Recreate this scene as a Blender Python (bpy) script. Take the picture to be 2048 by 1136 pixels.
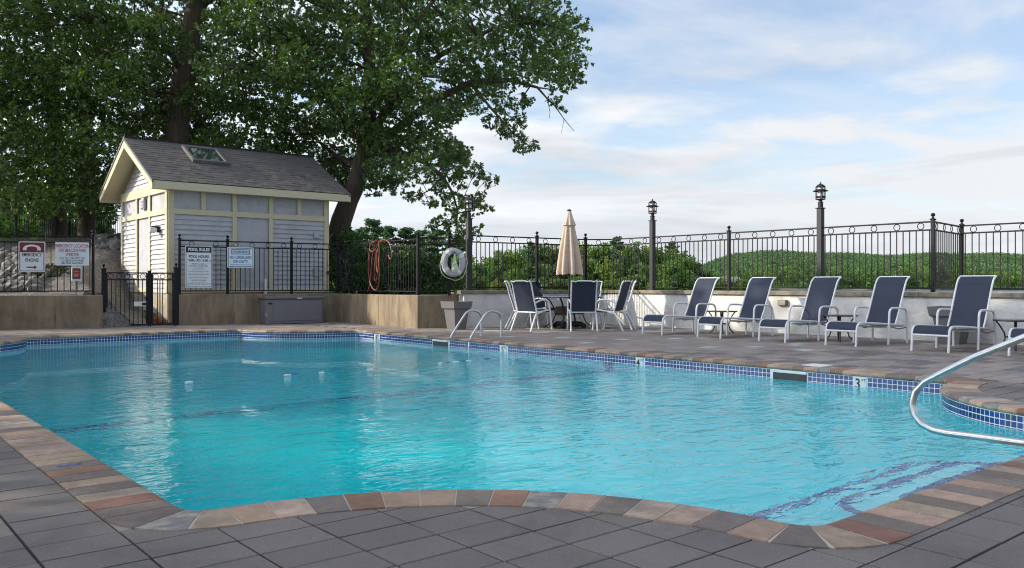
import bpy, bmesh, math, random
import numpy as np
from mathutils import Vector, Matrix
R = math.radians
rnd = random.Random(11)
nrg = np.random.default_rng(5)
for o in list(bpy.data.objects):
    bpy.data.objects.remove(o)
SC = bpy.context.scene
COL = SC.collection
# world frame: x runs across the pool, y along it; the camera stands at the origin one metre above the deck
FPX, YAW, HC = 1680.0, R(40.0), 1.0
CO, SI = math.cos(YAW), math.sin(YAW)

# ------------------------------------------------------------------ camera, sky, sun, exposure
cd = bpy.data.cameras.new('camera')
cam = bpy.data.objects.new('camera', cd)
COL.objects.link(cam)
cam.location = (0, 0, HC)
cam.rotation_euler = (R(90), 0, -YAW)
cd.sensor_width = 36
cd.lens = FPX / 2048 * 36
cd.clip_start = 0.1
cd.clip_end = 9000
SC.camera = cam

SUN_EL = R(24)
SUN_AZ = R(51)            # measured from +Y towards -X
SDIR = Vector((-math.sin(SUN_AZ) * math.cos(SUN_EL), math.cos(SUN_AZ) * math.cos(SUN_EL), math.sin(SUN_EL)))
sl = bpy.data.lights.new('sun', 'SUN')
sl.energy = 1.95
sl.angle = R(0.6)
sl.color = (1.0, 0.90, 0.74)
sun = bpy.data.objects.new('sun', sl)
COL.objects.link(sun)
sun.rotation_euler = SDIR.to_track_quat('Z', 'Y').to_euler()

W = bpy.data.worlds.new('World')
SC.world = W
W.use_nodes = True
wn, wl = W.node_tree.nodes, W.node_tree.links
wn.clear()


def N(nodes, t, **kw):
    n = nodes.new(t)
    for k, v in kw.items():
        if k.startswith('i_'):
            n.inputs[k[2:].replace('_', ' ')].default_value = v
        else:
            setattr(n, k, v)
    return n


def ramp(nodes, stops, interp='LINEAR'):
    n = nodes.new('ShaderNodeValToRGB')
    cr = n.color_ramp
    cr.interpolation = interp
    while len(cr.elements) < len(stops):
        cr.elements.new(0.5)
    for e, (p, c) in zip(cr.elements, stops):
        e.position = p
        e.color = c if len(c) == 4 else (*c, 1)
    return n


def math_node(nodes, links, op, a, b=None, clamp=False):
    n = nodes.new('ShaderNodeMath')
    n.operation = op
    n.use_clamp = clamp
    for i, x in enumerate((a, b)):
        if x is None:
            continue
        if isinstance(x, (int, float)):
            n.inputs[i].default_value = x
        else:
            links.new(x, n.inputs[i])
    return n.outputs[0]


def build_sky():
    tc = N(wn, 'ShaderNodeTexCoord')
    sky = N(wn, 'ShaderNodeTexSky', sky_type='NISHITA', sun_disc=False)
    sky.sun_elevation = SUN_EL
    sky.sun_rotation = -SUN_AZ
    sky.air_density = 1.0
    sky.dust_density = 0.4
    sky.ozone_density = 2.5
    bg = N(wn, 'ShaderNodeBackground')
    bg.inputs[1].default_value = 0.082
    hsv = N(wn, 'ShaderNodeHueSaturation')
    hsv.inputs['Saturation'].default_value = 1.08
    wl.new(sky.outputs[0], hsv.inputs['Color'])
    wl.new(hsv.outputs[0], bg.inputs[0])
    sep = N(wn, 'ShaderNodeSeparateXYZ')
    wl.new(tc.outputs['Generated'], sep.inputs[0])
    z = math_node(wn, wl, 'MAXIMUM', sep.outputs[2], 0.0)
    den = math_node(wn, wl, 'ADD', z, 0.10)
    px = math_node(wn, wl, 'DIVIDE', sep.outputs[0], den)
    py = math_node(wn, wl, 'DIVIDE', sep.outputs[1], den)
    flat = N(wn, 'ShaderNodeCombineXYZ')
    wl.new(px, flat.inputs[0])
    wl.new(py, flat.inputs[1])
    # puffy white cloud
    n1 = N(wn, 'ShaderNodeTexNoise', i_Scale=1.5, i_Detail=10.0, i_Roughness=0.58, i_Distortion=0.25)
    wl.new(flat.outputs[0], n1.inputs['Vector'])
    m1 = ramp(wn, [(0.44, (0, 0, 0)), (0.64, (1, 1, 1))])
    wl.new(n1.outputs[0], m1.inputs[0])
    # thin high veil
    mp = N(wn, 'ShaderNodeMapping')
    mp.inputs['Scale'].default_value = (0.35, 1.1, 1)
    mp.inputs['Rotation'].default_value = (0, 0, 0.5)
    wl.new(flat.outputs[0], mp.inputs[0])
    n2 = N(wn, 'ShaderNodeTexNoise', i_Scale=1.3, i_Detail=6.0, i_Roughness=0.6, i_Distortion=0.8)
    wl.new(mp.outputs[0], n2.inputs['Vector'])
    m2 = ramp(wn, [(0.30, (0.16, 0.16, 0.16)), (0.75, (0.74, 0.74, 0.74))])
    wl.new(n2.outputs[0], m2.inputs[0])
    # the amount of cloud grows towards the horizon
    hz = ramp(wn, [(0.0, (1, 1, 1)), (0.10, (0.95, 0.95, 0.95)), (0.20, (0.62, 0.62, 0.62)), (0.32, (0.26, 0.26, 0.26)), (0.60, (0.34, 0.34, 0.34)), (1.0, (0.42, 0.42, 0.42))])
    wl.new(z, hz.inputs[0])
    low = ramp(wn, [(0.0, (0.9, 0.9, 0.9)), (0.06, (0.62, 0.62, 0.62)), (0.16, (0.20, 0.20, 0.20)), (0.30, (0, 0, 0))])
    wl.new(z, low.inputs[0])
    a = math_node(wn, wl, 'MULTIPLY', m1.outputs[0], hz.outputs[0])
    b = math_node(wn, wl, 'MULTIPLY', m2.outputs[0], 0.75)
    s = math_node(wn, wl, 'ADD', a, b)
    fac = math_node(wn, wl, 'ADD', s, low.outputs[0], clamp=True)
    # flat grey undersides in long streaks
    mp3 = N(wn, 'ShaderNodeMapping')
    mp3.inputs['Scale'].default_value = (1.5, 1.5, 11.0)
    mp3.inputs['Location'].default_value = (1.7, 0.6, 0.35)
    wl.new(tc.outputs['Generated'], mp3.inputs[0])
    n3 = N(wn, 'ShaderNodeTexNoise', i_Scale=1.5, i_Detail=7.0, i_Roughness=0.55, i_Distortion=0.35)
    wl.new(mp3.outputs[0], n3.inputs['Vector'])
    gm = ramp(wn, [(0.40, (0, 0, 0)), (0.62, (1, 1, 1))])
    wl.new(n3.outputs[0], gm.inputs[0])
    gz = ramp(wn, [(0.0, (0.25, 0.25, 0.25)), (0.05, (0.9, 0.9, 0.9)), (0.17, (0.85, 0.85, 0.85)), (0.27, (0.15, 0.15, 0.15)), (1.0, (0.2, 0.2, 0.2))])
    wl.new(z, gz.inputs[0])
    g = math_node(wn, wl, 'MULTIPLY', gm.outputs[0], gz.outputs[0])
    cc = N(wn, 'ShaderNodeMix', data_type='RGBA')
    cc.inputs[6].default_value = (0.88, 0.905, 0.94, 1)
    cc.inputs[7].default_value = (0.56, 0.60, 0.67, 1)
    wl.new(g, cc.inputs[0])
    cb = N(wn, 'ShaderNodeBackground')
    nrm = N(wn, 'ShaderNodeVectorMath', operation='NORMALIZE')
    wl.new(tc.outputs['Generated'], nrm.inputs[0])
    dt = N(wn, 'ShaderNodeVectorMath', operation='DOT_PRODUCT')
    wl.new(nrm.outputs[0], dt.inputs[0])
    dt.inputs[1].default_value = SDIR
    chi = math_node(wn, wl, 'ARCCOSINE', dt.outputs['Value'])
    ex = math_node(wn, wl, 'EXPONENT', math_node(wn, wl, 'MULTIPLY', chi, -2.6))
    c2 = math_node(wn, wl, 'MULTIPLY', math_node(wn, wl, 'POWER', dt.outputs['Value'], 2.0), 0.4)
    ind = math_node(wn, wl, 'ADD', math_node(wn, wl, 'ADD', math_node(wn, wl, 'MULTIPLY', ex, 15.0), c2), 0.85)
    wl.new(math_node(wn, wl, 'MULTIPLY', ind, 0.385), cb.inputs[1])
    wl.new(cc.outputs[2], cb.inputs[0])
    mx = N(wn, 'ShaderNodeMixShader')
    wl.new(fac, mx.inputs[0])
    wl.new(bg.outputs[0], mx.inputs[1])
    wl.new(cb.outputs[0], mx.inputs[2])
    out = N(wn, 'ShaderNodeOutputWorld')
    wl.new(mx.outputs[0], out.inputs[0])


build_sky()
SC.view_settings.view_transform = 'Standard'
SC.view_settings.look = 'None'
SC.view_settings.exposure = 1.35
SC.view_settings.gamma = 1
SC.view_settings.use_curve_mapping = False
SC.render.engine = 'CYCLES'
SC.cycles.caustics_refractive = True
SC.cycles.caustics_reflective = False
SC.cycles.sample_clamp_indirect = 4.0
SC.cycles.max_bounces = 10
SC.cycles.diffuse_bounces = 4
SC.cycles.transmission_bounces = 8
SC.cycles.transparent_max_bounces = 16
SC.cycles.use_denoising = True
SC.cycles.filter_width = 1.05


# ------------------------------------------------------------------ helpers
def uvz(X, Z, z=0.0):
    return Vector((CO * X + SI * Z, -SI * X + CO * Z, z))


def G(px, py, z=0.0):
    Z = (HC - z) * FPX / (py - 568.0)
    return uvz((px - 1024) / FPX * Z, Z, z)


def D(px, py, Z):
    return uvz((px - 1024) / FPX * Z, Z, HC - (py - 568.0) / FPX * Z)


def PX(p):
    X = CO * p[0] - SI * p[1]
    Z = SI * p[0] + CO * p[1]
    return 1024 + FPX * X / max(Z, .01), 568 + FPX * (HC - p[2]) / max(Z, .01), Z


def at_x(px, u):
    t = (px - 1024) / FPX
    return (CO * u - t * SI * u) / (SI + t * CO)


def at_y(px, v):
    t = (px - 1024) / FPX
    return (SI * v + t * CO * v) / (CO - t * SI)


class MB:
    """collects geometry; build() links it as one mesh object"""

    def __init__(self):
        self.v, self.f, self.sm = [], [], []

    def add(self, vs, fs, smooth=False, mtx=None):
        n = len(self.v)
        for p in vs:
            p = Vector(p)
            self.v.append(tuple(mtx @ p if mtx else p))
        for f in fs:
            self.f.append(tuple(i + n for i in f))
            self.sm.append(smooth)
        return self

    def box(self, c, s, b=0.0, rz=0.0, mtx=None):
        m = Matrix.Translation(c) @ Matrix.Rotation(rz, 4, 'Z')
        if mtx:
            m = mtx @ m
        x, y, z = s[0] / 2, s[1] / 2, s[2] / 2
        b = min(b, x * .9, y * .9, z * .9)
        if b <= 0:
            vs = [(i * x, j * y, k * z) for k in (-1, 1) for j in (-1, 1) for i in (-1, 1)]
            return self.add(vs, [(0, 2, 3, 1), (4, 5, 7, 6), (0, 1, 5, 4), (2, 6, 7, 3), (0, 4, 6, 2), (1, 3, 7, 5)], False, m)
        bm = bmesh.new()
        bmesh.ops.create_cube(bm, size=1.0)
        for v in bm.verts:
            v.co = (v.co.x * 2 * x, v.co.y * 2 * y, v.co.z * 2 * z)
        bmesh.ops.bevel(bm, geom=bm.edges[:], offset=b, segments=1, affect='EDGES', profile=.5)
        bm.verts.index_update()
        self.add([v.co.copy() for v in bm.verts], [[v.index for v in f.verts] for f in bm.faces], False, m)
        bm.free()
        return self

    def tube(self, path, r, n=8, closed=False, flat=1.0, caps=True):
        P = [Vector(p) for p in path]
        rr = r if isinstance(r, (list, tuple)) else [r] * len(P)
        rings = []
        k = len(P)
        up = None
        for i, p in enumerate(P):
            a = P[(i - 1) % k] if (closed or i > 0) else p
            b = P[(i + 1) % k] if (closed or i < k - 1) else p
            t = (b - a)
            t = t.normalized() if t.length > 1e-9 else Vector((0, 0, 1))
            if up is None:
                up = Vector((0, 0, 1)) if abs(t.z) < .9 else Vector((1, 0, 0))
            s = t.cross(up)
            if s.length < 1e-4:
                s = t.cross(Vector((0, 1, 0)))
            s.normalize()
            w = s.cross(t).normalized()
            up = w
            rings.append([p + s * math.cos(q * 2 * math.pi / n) * rr[i] + w * math.sin(q * 2 * math.pi / n) * rr[i] * flat for q in range(n)])
        vs = [q for ring in rings for q in ring]
        fs = []
        for i in range(k if closed else k - 1):
            j = (i + 1) % k
            for q in range(n):
                fs.append((i * n + q, i * n + (q + 1) % n, j * n + (q + 1) % n, j * n + q))
        if not closed and caps:
            fs.append(tuple(range(n - 1, -1, -1)))
            fs.append(tuple((k - 1) * n + q for q in range(n)))
        return self.add(vs, fs, True)

    def lathe(self, prof, n=16, c=(0, 0, 0), caps=True):
        vs, fs = [], []
        for r, z in prof:
            for q in range(n):
                a = q * 2 * math.pi / n
                vs.append((c[0] + r * math.cos(a), c[1] + r * math.sin(a), c[2] + z))
        for i in range(len(prof) - 1):
            for q in range(n):
                fs.append((i * n + q, i * n + (q + 1) % n, (i + 1) * n + (q + 1) % n, (i + 1) * n + q))
        if caps:
            fs.append(tuple(range(n - 1, -1, -1)))
            fs.append(tuple((len(prof) - 1) * n + q for q in range(n)))
        return self.add(vs, fs, True)

    def prism(self, poly, z0, z1):
        """poly: CCW 2D outline"""
        n = len(poly)
        vs = [(p[0], p[1], z0) for p in poly] + [(p[0], p[1], z1) for p in poly]
        fs = [tuple(range(n - 1, -1, -1)), tuple(range(n, 2 * n))]
        fs += [(i, (i + 1) % n, (i + 1) % n + n, i + n) for i in range(n)]
        return self.add(vs, fs)

    def extrude(self, poly, axis, a, b):
        """poly in the plane across axis ('x': (y,z), 'y': (x,z)), swept from a to b"""
        n = len(poly)
        if axis == 'x':
            vs = [(a, p[0], p[1]) for p in poly] + [(b, p[0], p[1]) for p in poly]
        else:
            vs = [(p[0], a, p[1]) for p in poly] + [(p[0], b, p[1]) for p in poly]
        fs = [tuple(range(n - 1, -1, -1)), tuple(range(n, 2 * n))]
        fs += [(i, (i + 1) % n, (i + 1) % n + n, i + n) for i in range(n)]
        return self.add(vs, fs)

    def mesh(self, name, mat, fix=True, angle=40):
        me = bpy.data.meshes.new(name)
        me.from_pydata(self.v, [], self.f)
        if mat:
            me.materials.append(mat)
        if fix:
            bm = bmesh.new()
            bm.from_mesh(me)
            bmesh.ops.recalc_face_normals(bm, faces=bm.faces[:])
            bm.to_mesh(me)
            bm.free()
        if any(self.sm):
            me.polygons.foreach_set('use_smooth', [True] * len(self.f))
            me.set_sharp_from_angle(angle=R(angle))
        me.update()
        return me

    def build(self, name, mat, parent=None, fix=True, angle=40, **kw):
        return link(name, self.mesh(name, mat, fix, angle), parent, **kw)


def link(name, me, parent=None, loc=None, rot=None, label=None, kind=None):
    o = bpy.data.objects.new(name, me)
    COL.objects.link(o)
    if parent:
        o.parent = parent
    if loc is not None:
        o.location = loc
    if rot is not None:
        o.rotation_euler = rot
    if label:
        o['label'] = label
    if kind:
        o['kind'] = kind
    return o


def thing(name, label, cat, loc=(0, 0, 0), rz=0.0, group=None):
    o = bpy.data.objects.new(name, None)
    COL.objects.link(o)
    o.empty_display_size = .1
    o.location = loc
    o.rotation_euler = (0, 0, rz)
    return tag(o, label, cat, group)


def tag(o, label, cat, group=None):
    o['label'] = label
    o['category'] = cat
    if group:
        o['group'] = group
    return o


def clone(root, label=None, loc=None, rz=None, group=None, scale=None):
    r = root.copy()
    COL.objects.link(r)
    if loc is not None:
        r.location = loc
    if rz is not None:
        r.rotation_euler = (0, 0, rz)
    if scale is not None:
        r.scale = scale
    if label:
        r['label'] = label
    if group:
        r['group'] = group
    for ch in list(root.children):
        c = ch.copy()
        COL.objects.link(c)
        c.parent = r
        for g in list(ch.children):
            d = g.copy()
            COL.objects.link(d)
            d.parent = c
    return r


def text_mesh(mb, s, size, x, z, bold=0.0, y=0.0, align='CENTER', sx=1.0):
    """flat lettering in the local xz plane facing -y, added to mb"""
    cu = bpy.data.curves.new('lettering', 'FONT')
    cu.body = s
    cu.size = size
    cu.align_x = align
    cu.offset = bold
    cu.resolution_u = 3
    ob = bpy.data.objects.new('lettering', cu)
    me = bpy.data.meshes.new_from_object(ob)
    vs = [(v.co.x * sx + x, y, v.co.y + z) for v in me.vertices]
    fs = [tuple(p.vertices) for p in me.polygons]
    mb.add(vs, fs)
    bpy.data.objects.remove(ob)
    bpy.data.curves.remove(cu)
    bpy.data.meshes.remove(me)


# ------------------------------------------------------------------ materials
MATS = {}


def mat(name, col, rough=.6, var=.12, scale=6., detail=6., bump=0., bscale=80., spec=.5, metal=0., obj=0., island=0.,
        col2=None, mix=(.45, .6), mixscale=3., stretch=(1, 1, 1), bdist=.01, hue=0., coat=0., trans=None, wear_shade=0., wscale=.9):
    m = bpy.data.materials.new(name)
    m.use_nodes = True
    nt = m.node_tree
    ns, ls = nt.nodes, nt.links
    bs = ns['Principled BSDF']
    tc = N(ns, 'ShaderNodeTexCoord')
    mp = N(ns, 'ShaderNodeMapping')
    mp.inputs['Scale'].default_value = stretch
    ls.new(tc.outputs['Object'], mp.inputs[0])
    src = mp.outputs[0]
    if obj or island:
        oi = N(ns, 'ShaderNodeObjectInfo')
        off = N(ns, 'ShaderNodeVectorMath', operation='ADD')
        ls.new(src, off.inputs[0])
        sc = math_node(ns, ls, 'MULTIPLY', oi.outputs['Random'], 37.0)
        ls.new(sc, off.inputs[1])
        src = off.outputs[0]
    n = N(ns, 'ShaderNodeTexNoise', i_Scale=scale, i_Detail=detail, i_Roughness=.6)
    ls.new(src, n.inputs['Vector'])
    rp = ramp(ns, [(.25, tuple(c * (1 - var) for c in col)), (.75, tuple(min(1, c * (1 + var)) for c in col))])
    ls.new(n.outputs[0], rp.inputs[0])
    c = rp.outputs[0]
    if col2:
        n2 = N(ns, 'ShaderNodeTexNoise', i_Scale=mixscale, i_Detail=5., i_Roughness=.65, i_Distortion=.3)
        ls.new(src, n2.inputs['Vector'])
        r2 = ramp(ns, [(mix[0], (0, 0, 0)), (mix[1], (1, 1, 1))])
        ls.new(n2.outputs[0], r2.inputs[0])
        mx = N(ns, 'ShaderNodeMix', data_type='RGBA')
        ls.new(r2.outputs[0], mx.inputs[0])
        ls.new(c, mx.inputs[6])
        mx.inputs[7].default_value = (*col2, 1)
        c = mx.outputs[2]
    if obj or island:
        hs = N(ns, 'ShaderNodeHueSaturation')
        if island:
            ge = N(ns, 'ShaderNodeNewGeometry')
            rv = ge.outputs['Random Per Island']
            amt = island
        else:
            rv = oi.outputs['Random']
            amt = obj
        a = math_node(ns, ls, 'SUBTRACT', rv, .5)
        b = math_node(ns, ls, 'MULTIPLY', a, 2 * amt)
        v = math_node(ns, ls, 'ADD', b, 1.0)
        ls.new(v, hs.inputs['Value'])
        if hue:
            w1 = math_node(ns, ls, 'MULTIPLY', rv, 7.31)
            w2 = math_node(ns, ls, 'FRACT', w1)
            w3 = math_node(ns, ls, 'SUBTRACT', w2, .5)
            w4 = math_node(ns, ls, 'MULTIPLY', w3, hue)
            w5 = math_node(ns, ls, 'ADD', w4, .5)
            ls.new(w5, hs.inputs['Hue'])
        ls.new(c, hs.inputs['Color'])
        c = hs.outputs[0]
    if wear_shade:
        gp = N(ns, 'ShaderNodeNewGeometry')
        nw = N(ns, 'ShaderNodeTexNoise', i_Scale=wscale, i_Detail=7., i_Roughness=.68, i_Distortion=.4)
        ls.new(gp.outputs['Position'], nw.inputs['Vector'])
        rw = ramp(ns, [(.32, (1 - wear_shade,) * 3), (.5, (1, 1, 1)), (.7, (1 + wear_shade * .6,) * 3)])
        ls.new(nw.outputs[0], rw.inputs[0])
        mw = N(ns, 'ShaderNodeMix', data_type='RGBA', blend_type='MULTIPLY')
        mw.inputs[0].default_value = 1
        ls.new(c, mw.inputs[6])
        ls.new(rw.outputs[0], mw.inputs[7])
        c = mw.outputs[2]
    ls.new(c, bs.inputs['Base Color'])
    bs.inputs['Roughness'].default_value = rough
    bs.inputs['Specular IOR Level'].default_value = spec
    bs.inputs['Metallic'].default_value = metal
    bs.inputs['Coat Weight'].default_value = coat
    if bump:
        nb = N(ns, 'ShaderNodeTexNoise', i_Scale=bscale, i_Detail=4.)
        ls.new(src, nb.inputs['Vector'])
        bp = N(ns, 'ShaderNodeBump')
        bp.inputs['Strength'].default_value = bump
        bp.inputs['Distance'].default_value = bdist
        ls.new(nb.outputs[0], bp.inputs['Height'])
        ls.new(bp.outputs[0], bs.inputs['Normal'])
    if trans:
        td = N(ns, 'ShaderNodeBsdfTranslucent')
        hs2 = N(ns, 'ShaderNodeMix', data_type='RGBA', blend_type='MULTIPLY')
        hs2.inputs[0].default_value = 1
        ls.new(c, hs2.inputs[6])
        hs2.inputs[7].default_value = (*trans, 1)
        ls.new(hs2.outputs[2], td.inputs[0])
        ad = N(ns, 'ShaderNodeAddShader')
        ls.new(bs.outputs[0], ad.inputs[0])
        ls.new(td.outputs[0], ad.inputs[1])
        ls.new(ad.outputs[0], ns['Material Output'].inputs[0])
    MATS[name] = m
    return m


paver_m = mat('charcoal_paver', (.182, .158, .143), .8, .22, 130., bump=.5, bscale=220, bdist=.004, obj=.10, spec=.3, wear_shade=.28)
paver_b = mat('blue_grey_paver', (.165, .162, .17), .8, .2, 130., bump=.5, bscale=220, bdist=.004, obj=.12, spec=.3, wear_shade=.28)
paver_w = mat('taupe_paver', (.275, .228, .196), .75, .2, 60., bump=.5, bscale=220, bdist=.004, obj=.12, spec=.35, wear_shade=.28)
paver_f = mat('paver_mix', (.265, .222, .194), .78, .2, 60., bump=.5, bscale=220, bdist=.004, island=.16, spec=.35, wear_shade=.28)
paver_l = mat('pale_paver', (.42, .42, .42), .75, .15, 60., bump=.4, bscale=220, bdist=.004, spec=.35, wear_shade=.28)
sand_m = mat('joint_sand', (.035, .033, .030), .95, .3, 90.)
grout_m = mat('mortar', (.50, .43, .35), .9, .15, 60., bump=.3, bscale=200, bdist=.002)
cop_cols = [(.19, .148, .125), (.40, .27, .185), (.27, .14, .09), (.31, .22, .155), (.20, .15, .125), (.34, .25, .185), (.42, .285, .20)]
cop_m = [mat('coping_stone_%d' % i, c, .72, .2, 25., bump=.45, bscale=160, bdist=.004, obj=.14, hue=.02, stretch=(1, 1, 1),
             col2=(tuple(min(1, q * 1.35 + .02) for q in c) if i in (3, 5) else tuple(q * .8 for q in c)), mix=(.45, .72), mixscale=9., wear_shade=.3, wscale=2.2) for i, c in enumerate(cop_cols)]
cop_g = mat('coping_mottled', (.36, .31, .25), .75, .2, 12., bump=.5, bscale=120, bdist=.004, obj=.1, col2=(.18, .17, .165), mix=(.42, .58), mixscale=11.)
tile_m = mat('blue_glazed_tile', (.014, .048, .20), .16, .35, 30., spec=.6, obj=.35, hue=.03)
tile_f = mat('blue_tile_field', (.014, .048, .20), .16, .35, 30., spec=.6, island=.38, hue=.03)
tgrout_m = mat('tile_grout', (.82, .84, .86), .85, .08)
plaster_m = mat('aqua_plaster', (.03, .86, .90), .8, .10, 1.3, col2=(.025, .82, .88), mixscale=.8)
step_m = mat('step_plaster', (.55, .88, .93), .8, .06, 3.)
trim_m = mat('step_trim_tile', (.002, .07, .30), .25, .3, 20., obj=.3)
white_m = mat('white_plastic', (.75, .76, .75), .45, .06, 10.)
black_m = mat('black_print', (.012, .012, .014), .5, .0)
concrete_m = mat('tan_concrete', (.29, .225, .150), .92, .28, 7., bump=.8, bscale=50, bdist=.008, col2=(.165, .125, .085), mix=(.42, .70), mixscale=2.6, stretch=(1, 1, .22), wear_shade=.25, wscale=1.6)
capc_m = mat('cap_concrete', (.27, .23, .17), .92, .28, 9., bump=.6, bscale=70, bdist=.006, col2=(.13, .115, .09), mix=(.45, .65), mixscale=3., wear_shade=.25, wscale=1.6)
stucco_m = mat('white_stucco', (.68, .67, .64), .85, .06, 4., bump=.55, bscale=9, bdist=.02, col2=(.50, .50, .485), mix=(.52, .75), mixscale=1.5, stretch=(1, 1, 1.6), wear_shade=.25, wscale=1.6)
iron_m = mat('black_iron', (.007, .0068, .0075), .5, .2, 30., spec=.28)
lampost_m = mat('dark_bronze', (.014, .0135, .015), .55, .2, 30., spec=.5)
lampglass_m = mat('frosted_glass', (.70, .62, .62), .3, .05, 10., spec=.5)
steel_m = mat('stainless_steel', (.58, .585, .59), .30, .06, 20., metal=1.0, bump=.04, bscale=300, bdist=.001)
wframe_m = mat('white_powder_coat', (.72, .72, .72), .35, .04, 20.)
sling_m = mat('navy_sling', (.030, .038, .062), .75, .15, 160., bump=.4, bscale=500, bdist=.001, spec=.3)
dark_m = mat('dark_brown_metal', (.022, .020, .020), .4, .2, 30.)
tabletop_m = mat('smoked_glass', (.05, .055, .06), .08, .1, 10., spec=.6)
umb_m = mat('beige_canvas', (.58, .455, .345), .9, .08, 6., bump=.3, bscale=300, bdist=.001)
wicker_m = mat('brown_weave', (.16, .105, .08), .7, .35, 60., bump=.8, bscale=90, bdist=.006)
siding_m = mat('lavender_siding', (.455, .45, .47), .7, .07, 5., col2=(.40, .40, .43), wear_shade=.16, wscale=2.5, mixscale=4., mix=(.5, .7), obj=.03)
panel_m = mat('lavender_panel', (.45, .445, .465), .75, .06, 5., bump=.3, bscale=70, bdist=.003, wear_shade=.16, wscale=2.5, col2=(.37, .37, .41), mixscale=5., mix=(.52, .7))
trimy_m = mat('cream_trim', (.60, .53, .355), .6, .05, 6., col2=(.56, .49, .32), mixscale=4., mix=(.55, .75))
soffit_m = mat('cream_soffit', (.66, .60, .40), .7, .04)
shingle_m = mat('asphalt_shingle', (.125, .114, .108), .9, .3, 60., bump=.7, bscale=300, bdist=.004, obj=.22)
shingle_b = mat('roof_underlay', (.05, .05, .055), .9, .2)
found_m = mat('foundation_concrete', (.42, .37, .29), .92, .12, 5., bump=.4, bscale=60, bdist=.004, col2=(.30, .25, .19), mixscale=2.)
skyframe_m = mat('skylight_frame', (.15, .14, .13), .45, .1)
skyglass_m = mat('skylight_glass', (.03, .05, .035), .04, .1, spec=.8)
bin_m = mat('grey_resin', (.17, .165, .185), .6, .08, 20., bump=.3, bscale=90, bdist=.003)
planter_m = mat('taupe_planter', (.145, .14, .14), .55, .06, 10.)
sign_m = mat('sign_white', (.74, .78, .80), .4, .03)
maroon_m = mat('sign_maroon', (.22, .012, .03), .45, .05)
red_m = mat('sign_red', (.45, .02, .05), .45, .05)
blue_m = mat('sign_blue', (.01, .16, .36), .45, .05)
paint_m = mat('blue_paint', (.01, .06, .30), .6, .2)
phone_m = mat('phone_red', (.33, .035, .03), .4, .1)
hose_m = mat('orange_hose', (.17, .027, .019), .5, .2, 8., col2=(.21, .048, .026), mixscale=2.)
ring_m = mat('grey_ring', (.42, .40, .41), .7, .08, 10.)
band_m = mat('ring_band', (.66, .67, .68), .5, .05)
rope_m = mat('pale_rope', (.62, .66, .52), .85, .2, 60.)
gravel_m = mat('gravel', (.225, .205, .185), .95, .55, 28., detail=3., bump=1., bscale=30, bdist=.05, col2=(.13, .11, .09), mix=(.5, .58), mixscale=20., wear_shade=.25, wscale=1.6)
soil_m = mat('grass_soil', (.07, .085, .035), .95, .4, 12., bump=.8, bscale=40, bdist=.03, col2=(.13, .115, .075), mixscale=1.2)
rock_m = mat('field_stone', (.25, .23, .21), .9, .25, 5., bump=.7, bscale=14, bdist=.03, obj=.25, hue=.02)
bark_m = mat('oak_bark', (.105, .080, .058), .95, .35, 9., bump=1., bscale=16, bdist=.05, stretch=(1, 1, .25), wear_shade=.25, wscale=1.6)
mat('dry_grass', (.085, .10, .040), .8, .2, 20., island=.3, hue=.05)
litter_m = mat('dry_leaf', (.36, .17, .07), .8, .3, 20., island=.4, hue=.05)


def leaf_mat(name, col, island=.45, hue=.05, rough=.34, trans=(.55, .75, .25), spec=.5, wear_shade=.25, wscale=.55):  # position noise puts shaded and lit patches of the crowns into leaf colour
    return mat(name, col, rough, .15, .35, island=island, hue=hue, trans=trans, spec=spec, wear_shade=wear_shade, wscale=wscale)


leaf_m = leaf_mat('oak_leaf', (.088, .142, .028), trans=(.50, .60, .15), rough=.28, hue=.03, spec=.75)
leaf_b = leaf_mat('bush_leaf', (.045, .085, .022), trans=(.8, 1.0, .35))
leaf_n = leaf_mat('pine_needle', (.055, .100, .040), rough=.6, trans=(.4, .5, .3))
leaf_far = leaf_mat('far_leaf', (.085, .140, .035), rough=.6, island=.35, trans=(.5, .6, .25), spec=.25)
leaf_far2 = leaf_mat('far_leaf_yellow', (.115, .150, .034), rough=.6, island=.35, trans=(.5, .6, .25), spec=.25)
leaf_far3 = leaf_mat('far_leaf_dark', (.048, .090, .030), rough=.6, island=.35, trans=(.4, .5, .25), spec=.25)
leaf_hill = leaf_mat('hill_leaf', (.072, .122, .052), rough=.7, island=.30, hue=.04, trans=(.4, .5, .3), spec=.1, wear_shade=.4, wscale=.022)
forest_m = mat('far_forest', (.062, .105, .032), .9, .5, .22, detail=8., island=.5, hue=.06, spec=.1, bump=1., bscale=.7, bdist=1.2)
hill_m = mat('hill_forest', (.060, .105, .040), .9, .35, .03, island=.3, hue=.03, spec=.1, bump=1., bscale=.25, bdist=2.)
sandy_m = mat('sandy_shore', (.45, .36, .25), .9, .2, .2)


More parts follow.
